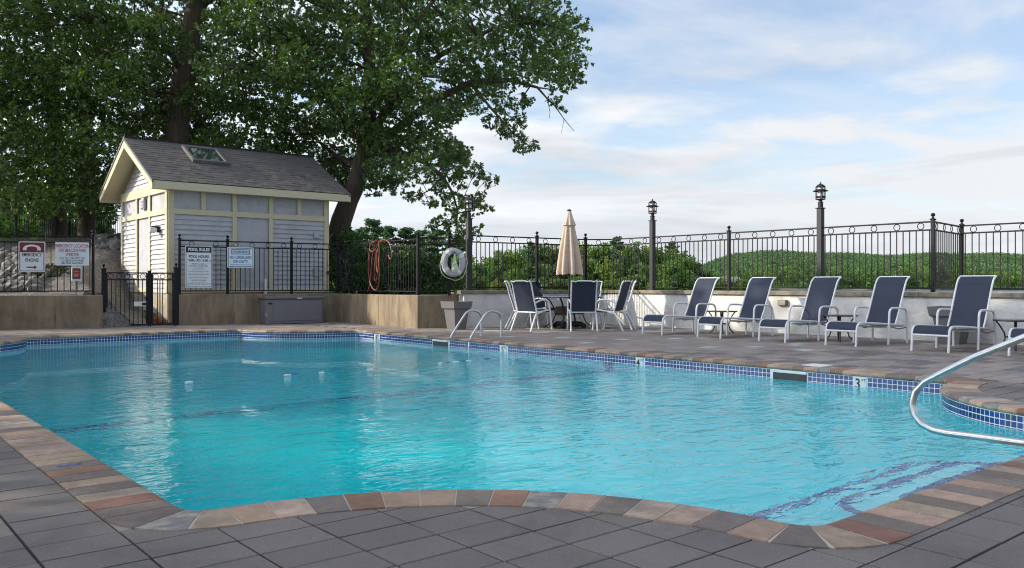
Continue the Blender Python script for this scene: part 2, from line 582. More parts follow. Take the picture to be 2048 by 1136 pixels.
def water_mat():
    m = bpy.data.materials.new('pool_water')
    m.use_nodes = True
    ns, ls = m.node_tree.nodes, m.node_tree.links
    ns.clear()
    out = N(ns, 'ShaderNodeOutputMaterial')
    gl = N(ns, 'ShaderNodeBsdfPrincipled')
    gl.inputs['Base Color'].default_value = (1, 1, 1, 1)
    gl.inputs['Roughness'].default_value = 0.0
    gl.inputs['IOR'].default_value = 1.33
    gl.inputs['Transmission Weight'].default_value = 1.0
    tc = N(ns, 'ShaderNodeTexCoord')
    mp = N(ns, 'ShaderNodeMapping')
    mp.inputs['Rotation'].default_value = (0, 0, YAW)
    mp.inputs['Scale'].default_value = (.75, 1.5, 1)
    ls.new(tc.outputs['Object'], mp.inputs[0])
    a = N(ns, 'ShaderNodeTexNoise', i_Scale=3.6, i_Detail=2.5, i_Roughness=.5, i_Distortion=.6)
    b = N(ns, 'ShaderNodeTexNoise', i_Scale=11.0, i_Detail=2.0, i_Roughness=.5, i_Distortion=.5)
    ls.new(mp.outputs[0], a.inputs['Vector'])
    ls.new(mp.outputs[0], b.inputs['Vector'])
    # calmer and rougher patches
    cpt = N(ns, 'ShaderNodeTexNoise', i_Scale=.35, i_Detail=2.)
    ls.new(tc.outputs['Object'], cpt.inputs['Vector'])
    cr = ramp(ns, [(.35, (.45, .45, .45)), (.65, (1, 1, 1))])
    ls.new(cpt.outputs[0], cr.inputs[0])
    bb = math_node(ns, ls, 'MULTIPLY', b.outputs[0], .36)
    s = math_node(ns, ls, 'ADD', a.outputs[0], bb)
    s2 = math_node(ns, ls, 'MULTIPLY', s, cr.outputs[0])
    bp = N(ns, 'ShaderNodeBump')
    bp.inputs['Strength'].default_value = 1.0
    bp.inputs['Distance'].default_value = .027
    ls.new(s2, bp.inputs['Height'])
    ls.new(bp.outputs[0], gl.inputs['Normal'])
    ls.new(gl.outputs[0], out.inputs[0])
    ab = N(ns, 'ShaderNodeVolumeAbsorption')
    ab.inputs['Color'].default_value = (.0, .965, .98, 1)
    ab.inputs['Density'].default_value = .85
    ls.new(ab.outputs[0], out.inputs['Volume'])
    return m


water_m = water_mat()


def lake_mat():
    m = mat('lake_water', (.16, .22, .27), .12, .05, .05, spec=.6)
    ns, ls = m.node_tree.nodes, m.node_tree.links
    tc = N(ns, 'ShaderNodeTexCoord')
    n = N(ns, 'ShaderNodeTexNoise', i_Scale=.5, i_Detail=4.)
    ls.new(tc.outputs['Object'], n.inputs['Vector'])
    bp = N(ns, 'ShaderNodeBump')
    bp.inputs['Strength'].default_value = .5
    bp.inputs['Distance'].default_value = .4
    ls.new(n.outputs[0], bp.inputs['Height'])
    ls.new(bp.outputs[0], ns['Principled BSDF'].inputs['Normal'])
    return m


lake_m = lake_mat()

# ------------------------------------------------------------------ pool outline
U0, U1, V0, V1, RC = 1.265, 9.15, 1.83, 18.05, 1.87
CORNERS = [(U0, V0), (U1, V0), (U1, V1), (U0, V1)]


def sdf(u, v):
    cx, cy, hx, hy = (U0 + U1) / 2, (V0 + V1) / 2, (U1 - U0) / 2, (V1 - V0) / 2
    dx, dy = abs(u - cx) - hx, abs(v - cy) - hy
    d = math.hypot(max(dx, 0), max(dy, 0)) + min(max(dx, dy), 0)
    dc = RC - min(math.hypot(u - a, v - b) for a, b in CORNERS)
    return max(d, dc)


def pool_path(step=.01):
    pts = []

    def seg(a, b):
        n = max(2, int(math.dist(a, b) / step))
        for i in range(n):
            pts.append((a[0] + (b[0] - a[0]) * i / n, a[1] + (b[1] - a[1]) * i / n))

    def arc(c, a0, a1):
        n = int(abs(a1 - a0) * RC / step)
        for i in range(n):
            a = a0 + (a1 - a0) * i / n
            pts.append((c[0] + RC * math.cos(a), c[1] + RC * math.sin(a)))
    h = math.pi / 2
    seg((U0 + RC, V0), (U1 - RC, V0))
    arc((U1, V0), 2 * h, h)
    seg((U1, V0 + RC), (U1, V1 - RC))
    arc((U1, V1), 3 * h, 2 * h)
    seg((U1 - RC, V1), (U0 + RC, V1))
    arc((U0, V1), 0, -h)
    seg((U0, V1 - RC), (U0, V0 + RC))
    arc((U0, V0), h, 0)
    p = np.array(pts)
    k = int(.15 / step)
    q = sum(np.roll(p, i, axis=0) for i in range(-k, k + 1)) / (2 * k + 1)
    return q


PATH = pool_path()
seglen = np.linalg.norm(np.roll(PATH, -1, axis=0) - PATH, axis=1)
CUM = np.concatenate([[0], np.cumsum(seglen)])
PERIM = CUM[-1]
PCL = np.vstack([PATH, PATH[:1]])


def on_path(s):
    s = s % PERIM
    i = min(int(np.searchsorted(CUM, s, side='right')) - 1, len(PATH) - 1)
    t = (s - CUM[i]) / max(seglen[i], 1e-9)
    p = PCL[i] * (1 - t) + PCL[i + 1] * t
    a, b = PATH[(i - 6) % len(PATH)], PATH[(i + 7) % len(PATH)]
    d = (b - a) / np.linalg.norm(b - a)
    return (float(p[0]), float(p[1])), (float(d[0]), float(d[1])), (float(d[1]), float(-d[0]))  # point, tangent, outward normal


WATER_Z, TILE_TOP = -.165, -.052


def depth_at(v):
    pts = [(-5, .95), (4.6, .95), (7.8, 1.2), (9.3, 1.35), (14.2, 2.4), (30, 2.4)]
    for (a, da), (b, db) in zip(pts, pts[1:]):
        if v <= b:
            return da + (db - da) * (v - a) / (b - a)
    return 2.4


DECK = [G(204, 655.7) + (G(0, 659) - G(204, 655.7)) * 3.2, G(204, 655.7), G(356, 651), G(671, 643.6), G(835, 656.8), G(916, 655.3), Vector((11.42, 15.30, 0)), Vector((14.5, 15.02, 0))]
DECK += [Vector((14.57 + .62 * math.cos(R(90 - 15 * k)), 14.36 + .62 * math.sin(R(90 - 15 * k)), 0)) for k in range(1, 7)]
DECK += [Vector((15.2, -6, 0)), Vector((-10, -6, 0))]


def deck_dist(x, y):
    """distance to the edge of the paved deck: negative on the deck, positive behind the walls"""
    best = 1e9
    ins = False
    n = len(DECK)
    for i in range(n):
        a, b = DECK[i], DECK[(i + 1) % n]
        ex, ey = b.x - a.x, b.y - a.y
        t = max(0, min(1, ((x - a.x) * ex + (y - a.y) * ey) / (ex * ex + ey * ey)))
        best = min(best, math.hypot(x - a.x - ex * t, y - a.y - ey * t))
        if (a.y > y) != (b.y > y) and x < (b.x - a.x) * (y - a.y) / (b.y - a.y) + a.x:
            ins = not ins
    return -best if ins else best


# ------------------------------------------------------------------ setting: far ground, lake, hills
def structure(name, mb, m, fix=True):
    o = mb.build(name, m, None, fix=fix)
    o['kind'] = 'structure'
    return o


def smooth(a, b, x):
    t = min(1, max(0, (x - a) / (b - a)))
    return t * t * (3 - 2 * t)


structure('lake', MB().add([tuple(uvz(x, z, -2.5)) for x, z in ((-3000, 22), (4500, 22), (4500, 3500), (-3000, 3500))], [(0, 1, 2, 3)]), lake_m)
structure('lake_bed', MB().add([tuple(uvz(x, z, -6)) for x, z in ((-4000, -60), (6000, -60), (6000, 6000), (-4000, 6000))], [(0, 1, 2, 3)]), soil_m)


def ground_h(X, Z):
    p = uvz(X, Z)
    h = .70
    # bank that climbs to the left behind the concrete wall
    left = smooth(-7.4, -10.0, X)
    h += left * min(max(Z - 18.9, 0), 7.5) * .235
    # gravel path through the gate starts at deck level
    g = smooth(-11.6, -9.9, X) * (1 - smooth(-7.9, -7.3, X))
    h0 = h
    # fall to the lake
    p_ = uvz(X, Z)
    if g > .01:
        du = 6.83 - p_.x
        hp = -.03 + .11 * max(0, p_.y - 21) + max(0, du) * .10 + max(0, du - .95) * 1.0
        h = h0 * (1 - g) + min(h0, hp) * g
    shore = 25 + 7 * smooth(-4, -9, X) + 500 * smooth(-16, -30, X)
    f = smooth(shore, shore + 9, Z)
    if X > -3.4:
        f = max(f, smooth(15.6, 21, p.x))
    h = h * (1 - f) + (-3.2) * f
    return h


WL1 = G(204, 655.7)
_d = (G(0, 659) - WL1).normalized()
WLN = Vector((-_d.y, _d.x, 0))
WLN = WLN if WLN.y > 0 else -WLN


def build_ground():
    mb = MB()
    idx = {}
    xs = [-70, -50, -36, -28, -22, -18, -16] + [-15 + .4 * i for i in range(12)] + [-10.2 + .17 * i for i in range(92)] + [5.6, 6, 8, 10, 14, 20, 30, 45]
    zs = [14.2, 14.8] + [15.2 + .15 * i for i in range(47)] + [22.5 + .35 * i for i in range(15)] + [28, 29, 30, 31, 32, 33, 34, 36, 38, 41, 45, 50, 60, 75, 95, 130]
    vs, fs = [], []
    for j, Z in enumerate(zs):
        for i, X in enumerate(xs):
            p = uvz(X, Z)
            h = ground_h(X, Z) + rnd.uniform(-.025, .025)
            # stay behind the front faces of the walls
            dd = deck_dist(p.x, p.y)
            if dd < -.45:
                h = -3.3
            elif dd < .5:
                h = min(h, -.5 + max(0, dd - .06) * 6)
            vs.append((p.x, p.y, h))
    n = len(xs)
    for j in range(len(zs) - 1):
        for i in range(n - 1):
            fs.append((j * n + i, j * n + i + 1, (j + 1) * n + i + 1, (j + 1) * n + i))
    o = MB().add(vs, fs, True).build('ground', soil_m, fix=False)
    o.data.materials.append(gravel_m)
    for pl in o.data.polygons:
        c = pl.center
        X = CO * c.x - SI * c.y
        Z = SI * c.x + CO * c.y
        if X < -7.2 and X > -17 and Z < 25.0 - .3 * max(0, X + 11):
            pl.material_index = 1
    o['kind'] = 'structure'


build_ground()


def leaf_cloud(name, m, centers, radii, per, nleaf, size, flat=.8, seed=0, droop=.25, spread=1.0, up=.35):
    """leaf-sized faces in tufts through the volume of many small clumps"""
    g = np.random.default_rng(seed)
    C_ = np.asarray(centers, float)
    K = len(C_)
    rad = np.asarray(radii, float)
    rep = np.asarray(per, int) if np.ndim(per) else np.full(K, per)
    ci = np.repeat(np.arange(K), rep)
    T = len(ci)
    d = g.normal(size=(T, 3))
    d /= np.linalg.norm(d, axis=1)[:, None]
    rr = g.random(T) ** .45
    off = d * rr[:, None] * rad[ci][:, None]
    off[:, 2] *= flat
    tc = C_[ci] + off
    L = T * nleaf
    base = np.repeat(tc, nleaf, axis=0)
    out = np.repeat(d, nleaf, axis=0)
    dirv = g.normal(size=(L, 3)) * spread + out * .8
    dirv[:, 2] -= droop
    dirv /= np.linalg.norm(dirv, axis=1)[:, None]
    nv = g.normal(size=(L, 3)) * .8
    nv[:, 2] += up + .5
    s = np.cross(dirv, nv)
    s /= np.linalg.norm(s, axis=1)[:, None] + 1e-9
    nn = np.cross(s, dirv)
    ln = size * g.uniform(.65, 1.25, L)[:, None]
    wd = ln * g.uniform(.26, .36, L)[:, None]
    b0 = base + dirv * ln * .12 + g.normal(size=(L, 3)) * size * .12
    v0 = b0
    v1 = b0 + dirv * ln * .55 + s * wd + nn * wd * .35
    v2 = b0 + dirv * ln - nn * ln * .12
    v3 = b0 + dirv * ln * .55 - s * wd + nn * wd * .35
    V = np.empty((L, 4, 3), np.float32)
    V[:, 0], V[:, 1], V[:, 2], V[:, 3] = v0, v1, v2, v3
    me = bpy.data.meshes.new(name)
    me.vertices.add(L * 4)
    me.vertices.foreach_set('co', V.ravel())
    i0 = np.arange(L, dtype=np.int32) * 4
    tri = np.stack([i0, i0 + 2, i0 + 1, i0, i0 + 3, i0 + 2], axis=1).ravel()
    me.loops.add(L * 6)
    me.loops.foreach_set('vertex_index', tri)
    me.polygons.add(L * 2)
    me.polygons.foreach_set('loop_start', np.arange(L * 2, dtype=np.int32) * 3)
    me.update(calc_edges=True)
    me.materials.append(m)
    return me


def hill_h(X, Z):
    """height of the far shore land"""
    px = 1024 + X / Z * FPX
    k = smooth(1330, 1480, px) * (1 - .10 * smooth(1500, 2200, px))
    base = -2.3 + smooth(485, 520, Z) * 2.0 + smooth(520, 760, Z) * 5
    return base + k * 44 * smooth(760, 1450, Z) * (1 + .05 * math.sin(px * .017) + .03 * math.sin(px * .041 + 1))


def build_far_shore():
    vs, fs = [], []
    zs = [484, 490, 505, 530, 600, 700, 800, 900, 1000, 1100, 1200, 1300, 1400, 1450, 1500, 1700]
    pxs = list(range(1180, 2700, 40))
    for Z in zs:
        for px in pxs:
            X = (px - 1024) / FPX * Z
            p = uvz(X, Z, hill_h(X, Z))
            vs.append(tuple(p))
    n = len(pxs)
    for j in range(len(zs) - 1):
        for i in range(n - 1):
            fs.append((j * n + i, j * n + i + 1, (j + 1) * n + i + 1, (j + 1) * n + i))
    o = MB().add(vs, fs, True).build('hills', hill_m, fix=False)
    o['kind'] = 'structure'
    # shoreline trees
    cs, rs, cd_, rd_ = [], [], [], []
    for i in range(1150):
        dark = rnd.random() < .4
        Z = 492 + 130 * rnd.random() ** 1.3
        px = rnd.uniform(1340, 2250)
        X = (px - 1024) / FPX * Z
        if 1395 < px < 1530 and Z < 520:
            continue
        h = rnd.uniform(6, 13) * (1 + .2 * math.sin(px * .021)) * (1.12 if dark else 1)
        r = rnd.uniform(1.4, 2.2) if dark else rnd.uniform(2.2, 4.0)
        z0 = hill_h(X, Z)
        for k in range(6):
            f = rnd.uniform(.2, .95)
            w = r * (1.1 - f * .7)
            q = uvz(X + rnd.uniform(-w, w), Z + rnd.uniform(-w, w), z0 + f * h)
            (cd_ if dark else cs).append(tuple(q))
            (rd_ if dark else rs).append(rnd.uniform(.9, 1.6))
    o = link('far_woods', leaf_cloud('far_woods', leaf_far, cs, rs, 5, 4, 1.1, .8, 3))
    o['kind'] = 'stuff'
    o = link('far_conifer_woods', leaf_cloud('far_conifer_woods', leaf_far3, cd_, rd_, 6, 4, 1.0, .8, 5))
    o['kind'] = 'stuff'
    cs, rs = [], []
    for i in range(23000):
        Z = 640 + 860 * rnd.random() ** .75
        px = rnd.uniform(1320, 2300)
        X = (px - 1024) / FPX * Z
        cs.append(tuple(uvz(X, Z, hill_h(X, Z) + rnd.uniform(.5, 5))))
        rs.append(rnd.uniform(1.6, 2.8))
    o = link('hill_woods', leaf_cloud('hill_woods', leaf_hill, cs, rs, 3, 3, 2.1, .8, 4))
    o['kind'] = 'stuff'
    mb = MB()
    sh = []
    for px in range(1380, 2300, 25):
        a = 488.0
        b = 500 + 3 * math.sin(px * .05)
        sh.append((uvz((px - 1024) / FPX * a, a, -2.45), uvz((px - 1024) / FPX * b, b, -1.2)))
    vs = [tuple(q) for s in sh for q in s]
    mb.add(vs, [(2 * i, 2 * i + 2, 2 * i + 3, 2 * i + 1) for i in range(len(sh) - 1)])
    structure('sandy_bank', mb, sandy_m)
    # lakeside house
    c = D(1455, 576, 492)
    h = thing('lake_house', 'grey-roofed pale house on the far shore across the lake', 'house', (c.x, c.y, -1.2), -YAW)
    MB().box((0, 0, 1.7), (12, 8, 4.4)).build('wall', mat('house_wall', (.55, .42, .34), .8), h)
    MB().extrude([(-4.8, 3.8), (4.8, 3.8), (1.2, 6.4), (-1.2, 6.4)], 'x', -6.8, 6.8).build('roof', mat('house_roof', (.15, .15, .17), .9), h)
    wm = MB().box((0, 0, 0), (1.5, .2, 1.5)).mesh('window', mat('house_glass', (.05, .06, .07), .2))
    for x in (-4.6, -2.4, 2.4, 4.6):
        link('window', wm, h, (x, -4.06, 2.2))
    for x, zz in ((-.9, 1.0), (.9, 1.0)):
        MB().box((x, -4.05, zz + .2), (1.4, .2, 2.4)).build('door', MATS['house_glass'], h)


build_far_shore()

# ------------------------------------------------------------------ deck
PU, PV = .3225, .2135
PU0, PV0 = 1.93, 2.765


def deck_allowed(u, v):
    return deck_dist(u, v) < .13


def build_deck():
    deck = MB()
    bed = deck
    cells = []
    g = rnd
    ju = .0095
    for j in range(-26, 88):
        v = PV0 + j * PV
        for i in range(-20, 44):
            u = PU0 + i * PU
            if u > 9.25 and j % 2:
                u += PU * .5
            uc, vc = u + PU / 2, v + PV / 2
            if not deck_allowed(uc, vc):
                continue
            s = sdf(uc, vc)
            if s < .02:
                continue
            cells.append((u, v, s))
    # sand bed, one sheet with the pool left out
    for u, v, s in cells:
        if s > .28:
            bed.add([(u, v, -.012), (u + PU, v, -.012), (u + PU, v + PV, -.012), (u, v + PV, -.012)], [(0, 1, 2, 3)])
        else:
            for a in range(6):
                for b in range(4):
                    x0, y0, x1, y1 = u + PU * a / 6, v + PV * b / 4, u + PU * (a + 1) / 6, v + PV * (b + 1) / 4
                    if min(sdf(x, y) for x in (x0, x1) for y in (y0, y1)) > .12:
                        bed.add([(x0, y0, -.012), (x1, y0, -.012), (x1, y1, -.012), (x0, y1, -.012)], [(0, 1, 2, 3)])
    d = bed.build('pool_deck', sand_m, fix=False)
    d['kind'] = 'structure'
    full = MB().add(paver_shape(PU - ju, PV - ju), PAVF).mesh('paver', None, fix=False)
    full.materials.append(paver_m)
    scored = []
    for u, v, s in cells:
        px, py, Z = PX((u + PU / 2, v + PV / 2, 0))
        vis = Z > .5 and -60 < px < 2108 and py < 1170 and s > .17
        scored.append(((1 / (Z * Z * Z) if vis else 0), u, v, s))
    scored.sort(reverse=True)
    field = MB()
    fieldl = MB()
    nparts = 0
    for sc, u, v, s in scored:
        cut = s < .30 + .22
        z = g.uniform(-.0012, .0012)
        if sc > 0 and nparts < 300:
            nparts += 1
            if cut:
                mb = cut_paver(u, v, ju)
                if not mb.f:
                    continue
                me = mb.mesh('paver', None, fix=False)
                me.materials.append(paver_m)
                o = link('paver', me, d, (0, 0, z))
            else:
                o = link('paver', full, d, (u + PU / 2, v + PV / 2, z), (g.uniform(-.003, .003), g.uniform(-.003, .003), 0))
            r = g.random()
            mm = paver_m
            if u > 9.3 and r < .09:
                mm = paver_b
            elif u > 9.3 and r < .75:
                mm = paver_w
            if mm is not paver_m:
                o.material_slots[0].link = 'OBJECT'
                o.material_slots[0].material = mm
        elif cut:
            mb = cut_paver(u, v, ju)
            if mb.f:
                field.add([(p[0], p[1], p[2] + z) for p in mb.v], mb.f)
        else:
            tgt = fieldl if (u > 9.6 and g.random() < .035) else field
            tgt.add([(p[0] + u + PU / 2, p[1] + v + PV / 2, p[2] + z) for p in paver_shape(PU - ju, PV - ju)], PAVF)
    field.build('paver', paver_f, d, fix=False, kind='stuff')
    fieldl.build('paver', paver_l, d, fix=False, kind='stuff', label='pale grey pavers scattered among the brown ones')


def paver_shape(a, b):
    x, y, c = a / 2, b / 2, .004
    return [(-x, -y, -.02), (x, -y, -.02), (x, y, -.02), (-x, y, -.02), (-x, -y, -c), (x, -y, -c), (x, y, -c), (-x, y, -c),
            (-x + c, -y + c, 0), (x - c, -y + c, 0), (x - c, y - c, 0), (-x + c, y - c, 0)]


PAVF = [(0, 1, 5, 4), (1, 2, 6, 5), (2, 3, 7, 6), (3, 0, 4, 7), (4, 5, 9, 8), (5, 6, 10, 9), (6, 7, 11, 10), (7, 4, 8, 11), (8, 9, 10, 11)]


def cut_paver(u, v, ju):
    """a paver that runs under the coping: only the cells outside the coping's nose are kept"""
    mb = MB()
    x0, y0, x1, y1 = u + ju / 2, v + ju / 2, u + PU - ju / 2, v + PV - ju / 2
    na, nb = 8, 5
    for a in range(na):
        for b in range(nb):
            q = [(x0 + (x1 - x0) * (a + i) / na, y0 + (y1 - y0) * (b + k) / nb) for i, k in ((0, 0), (1, 0), (1, 1), (0, 1))]
            if min(sdf(*p) for p in q) > .12:
                mb.add([(p[0], p[1], 0) for p in q], [(0, 1, 2, 3)])
                for (i, k), cond in (((0, 1), b == 0), ((1, 2), a == na - 1), ((2, 3), b == nb - 1), ((3, 0), a == 0)):
                    if cond:
                        p, r = q[i], q[k]
                        mb.add([(p[0], p[1], -.02), (r[0], r[1], -.02), (r[0], r[1], 0), (p[0], p[1], 0)], [(0, 1, 2, 3)])
    return mb


build_deck()


# ------------------------------------------------------------------ pool
def build_pool():
    pool = thing('swimming_pool', 'turquoise swimming pool with scalloped corners, blue tile band and mixed stone coping', 'swimming pool', (0, 0, 0))
    # shell: wall and floor
    n = 1200
    ring = []
    for i in range(n):
        p, t, q = on_path(PERIM * i / n)
        ring.append((p[0] + q[0] * .006, p[1] + q[1] * .006))
    mb = MB()
    vs = [(p[0], p[1], -.05) for p in ring] + [(p[0], p[1], -depth_at(p[1]) - .02) for p in ring]
    mb.add(vs, [(i, (i + 1) % n, (i + 1) % n + n, i + n) for i in range(n)])
    # floor laid in strips
    vv = [V0 - .3 + .25 * i for i in range(int((V1 - V0 + .8) / .25) + 1)]
    fv, ff = [], []
    for v in vv:
        for u in (U0 - .3, U1 + .3):
            fv.append((u, v, -depth_at(v)))
    for i in range(len(vv) - 1):
        ff.append((2 * i, 2 * i + 1, 2 * i + 3, 2 * i + 2))
    mb.add(fv, ff)
    mb.build('pool_shell', plaster_m, pool, fix=False)
    # lettered depth tiles and skimmers take the place of wall tiles
    def s_of(u, v):
        return float(CUM[int(np.argmin(np.hypot(PATH[:, 0] - u, PATH[:, 1] - v)))])
    marks = []
    for px, t in ((754, '8'), (1008, '5'), (1280, '4'), (1720, '3')):
        v = at_x(px, U1)
        marks.append((s_of(U1, v), .15, t))
    skims = [(s_of(U1, at_x(1580, U1)), .46), (s_of(U1, at_x(880, U1) - .02), .50)]
    # grout backing of the tile band
    mb = MB()
    nb = 1500
    pts = [on_path(PERIM * i / nb) for i in range(nb)]
    vs = [(p[0] - q[0] * .003, p[1] - q[1] * .003, TILE_TOP + .004) for p, t, q in pts] + [(p[0] - q[0] * .003, p[1] - q[1] * .003, TILE_TOP - .175) for p, t, q in pts]
    mb.add(vs, [(i, (i + 1) % nb, (i + 1) % nb + nb, i + nb) for i in range(nb)])
    mb.build('tile_grout', tgrout_m, pool, fix=False)
    pitch = .0565
    nt = int(PERIM / pitch)
    size = PERIM / nt
    cand = []
    for i in range(nt):
        s = (i + .5) * size
        if any(abs((s - m + PERIM / 2) % PERIM - PERIM / 2) < w / 2 + size * .35 for m, w, _ in marks):
            continue
        sk = any(abs((s - m + PERIM / 2) % PERIM - PERIM / 2) < w / 2 + size * .2 for m, w in skims)
        p, t, q = on_path(s)
        for r in range(3):
            if sk:
                continue
            z = TILE_TOP - .027 - r * .0525
            facing = -(q[0] * (0 - p[0]) + q[1] * (0 - p[1]))
            px, py, Z = PX((p[0], p[1], z))
            vis = facing > 0 and Z > 1 and -10 < px < 2060
            cand.append(((facing / math.hypot(*p) / (Z * Z) if vis else 0), p, t, q, z))
    cand.sort(key=lambda c: -c[0])
    tm = MB().box((0, 0, 0), (size - .0085, .006, .0445), .0015).mesh('wall_tile', tile_m)
    rest = MB()
    for k, (sc, p, t, q, z) in enumerate(cand):
        loc = (p[0] - q[0] * .003, p[1] - q[1] * .003, z)
        rz = math.atan2(t[1], t[0])
        if k < 300:
            link('wall_tile', tm, pool, loc, (rnd.uniform(-.012, .012), 0, rz + rnd.uniform(-.012, .012)))
        else:
            rest.box(loc, (size - .0085, .006, .0445), 0, rz)
    rest.build('wall_tile', tile_f, pool, kind='stuff')
    # depth marker tiles
    for s, w, t in marks:
        p, tt, q = on_path(s)
        rz = math.atan2(-tt[1], -tt[0])
        m = MB().box((0, 0, 0), (w, .012, .155), .003).build('depth_marker', white_m, pool, loc=(p[0] - q[0] * .006, p[1] - q[1] * .006, TILE_TOP - .078), rot=(0, 0, rz))
        mb = MB()
        text_mesh(mb, t, .155, -.022 if t != '8' else 0, -.052, .0035, -.0078, sx=.85)
        text_mesh(mb, 'FT', .05, .048, .022, .0006, -.0078)
        mb.build('lettering', black_m, m, fix=False)
    for s, w in skims:
        p, tt, q = on_path(s)
        rz = math.atan2(-tt[1], -tt[0])
        e = MB().box((0, -.006, .055), (w, .022, .034), .004).build('skimmer', white_m, pool, loc=(p[0] - q[0] * .004, p[1] - q[1] * .004, TILE_TOP - .072), rot=(0, 0, rz))
        MB().box((0, -.002, -.02), (w - .004, .004, .125)).build('opening', dark_m, e)  # dark panel: the recess's shade put in as colour, no hole cut
        MB().box((-.02, -.006, -.062), (w * .55, .006, .04), .002).build('weir_flap', bin_m, e)
    # coping: mortar bed, then one stone after another
    prof = [(.300, -.05), (.300, .0055), (.022, .0055), (-.004, .0005), (-.017, -.010), (-.023, -.026), (-.018, -.041), (-.004, -.050)]
    k = len(prof)

    def ringpts(s, inset=0.0):
        p, t, q = on_path(s)
        return [(p[0] + q[0] * d, p[1] + q[1] * d, z) for d, z in (inset or prof)]
    gprof = [(.296, -.05), (.296, .0025), (.022, .0025), (-.001, -.0015), (-.013, -.012), (-.018, -.026), (-.014, -.041), (-.004, -.050)]
    mb = MB()
    ng = 600
    vs, fs = [], []
    for i in range(ng):
        vs += ringpts(PERIM * i / ng, gprof)
    for i in range(ng):
        j = (i + 1) % ng
        for a in range(k):
            fs.append((i * k + a, i * k + (a + 1) % k, j * k + (a + 1) % k, j * k + a))
    mb.add(vs, fs, True)
    mb.build('mortar_joint', grout_m, pool, angle=50)
    ss = np.linspace(0, PERIM, 6001)
    mid = []
    for x in ss:
        p, t, q = on_path(x)
        mid.append((p[0] + q[0] * .17, p[1] + q[1] * .17))
    mid = np.array(mid)
    mc = np.concatenate([[0], np.cumsum(np.linalg.norm(np.diff(mid, axis=0), axis=1))])
    ns = int(mc[-1] / .165)
    bound = np.interp(np.linspace(0, mc[-1], ns + 1), mc, ss)
    slope = np.gradient(ss, mc)
    last = -1
    s3 = s_of(U0, at_x(135, 1.10))
    best = min(range(ns), key=lambda i: abs((bound[i] + bound[i + 1]) / 2 - s3))
    pat = random.Random(4)
    for i in range(ns):
        mb = MB()
        a, b = bound[i], bound[i + 1]
        gp = .0045 * min(1, (b - a) / .16)
        a, b = float(a + gp), float(b - gp)
        cpt = on_path((a + b) / 2)[0]
        vs, fs = [], []
        secs = 4
        for j in range(secs):
            vs += [(x - cpt[0], y - cpt[1], z) for x, y, z in ringpts(a + (b - a) * j / (secs - 1))]
        for j in range(secs - 1):
            for q in range(k):
                fs.append((j * k + q, j * k + (q + 1) % k, (j + 1) * k + (q + 1) % k, (j + 1) * k + q))
        fs += [tuple(range(k - 1, -1, -1)), tuple((secs - 1) * k + q for q in range(k))]
        mb.add(vs, fs, True)
        c = pat.choice([x for x in range(8) if x != last])
        if c == 7 and pat.random() < .65:
            c = 4 if last != 4 else 0
        if i == best:
            c = 0
        last = c
        st = mb.build('coping_stone', cop_g if c == 7 else cop_m[c], pool, angle=35, loc=(cpt[0], cpt[1], rnd.uniform(-.0008, .0008)))
        if i == best:
            st['label'] = 'dark coping stone with a blue 3 painted on it'
            t3 = MB()
            text_mesh(t3, '3', .17, 0, 0, .002, 0, sx=.75)
            p, t, q = on_path((a + b) / 2)
            # the figure lies flat, its foot towards the deck
            ang = math.atan2(q[1], q[0])
            m = Matrix.Rotation(ang + math.pi / 2, 4, 'Z')
            vs = [m @ Vector((x, zz - .06, .0066)) + Vector((q[0] * .16, q[1] * .16, 0)) for x, y, zz in t3.v]
            MB().add(vs, t3.f).build('painted_number', paint_m, st, fix=False)
    # dark tile stripe where the floor starts to fall away
    mb = MB()
    v = at_x(1216, U1)
    z0 = -depth_at(v)
    mb.box(((U0 + U1) / 2, v, z0 + .004), (U1 - U0, .12, .012), .003)
    mb.box((U1 - .006, v, z0 / 2 - .1), (.012, .17, -z0 - .2), .002)
    mb.build('floor_stripe', trim_m, pool)
    # entry steps with blue nosings
    for i, (dv, zt) in enumerate(((.42, -.32), (.70, -.52), (.97, -.74))):
        a0, a1 = (4.6, 4.4, 3.75)[i], (6.25, 6.25, 6.3)[i]
        poly = [(a0, V0 - .05)]
        rr = .22 + .03 * i
        poly += [(a1, V0 - .05)]
        for q in range(7):
            a = q / 6 * math.pi / 2
            poly.append((a1 - rr + rr * math.cos(a), V0 + dv - rr + rr * math.sin(a)))
        for q in range(7):
            a = math.pi / 2 + q / 6 * math.pi / 2
            poly.append((a0 + rr + rr * math.cos(a), V0 + dv - rr + rr * math.sin(a)))
        st = MB().prism(poly, -1.0, zt).build('step', step_m, pool)
        path = poly[2:]
        # nosing tiles, set one by one along the rim
        tl = .058
        cum = [0]
        for p, q in zip(path, path[1:]):
            cum.append(cum[-1] + math.dist(p, q))
        s = tl / 2
        tile = MB().box((0, 0, 0), (tl - .004, .062, .012), .002).mesh('nosing_tile', trim_m)
        while s < cum[-1]:
            j = max(x for x in range(len(path) - 1) if cum[x] <= s)
            f = (s - cum[j]) / max(1e-6, cum[j + 1] - cum[j])
            p = [path[j][x] * (1 - f) + path[j + 1][x] * f for x in (0, 1)]
            d = (path[j + 1][0] - path[j][0], path[j + 1][1] - path[j][1])
            ang = math.atan2(d[1], d[0])
            nx, ny = -math.sin(ang), math.cos(ang)
            link('nosing_tile', tile, st, (p[0] + nx * .034, p[1] + ny * .034, zt + .004), (0, 0, ang))
            s += tl
    # water body: the top sheet and sides that close it inside the shell wall
    mb = MB()
    n2 = 420
    rg = []
    for i in range(n2):
        p, t, q = on_path(PERIM * i / n2)
        rg.append((p[0] + q[0] * .012, p[1] + q[1] * .012))
    mb.prism(rg, -3.2, WATER_Z)
    w = structure('pool_water', mb, water_m)
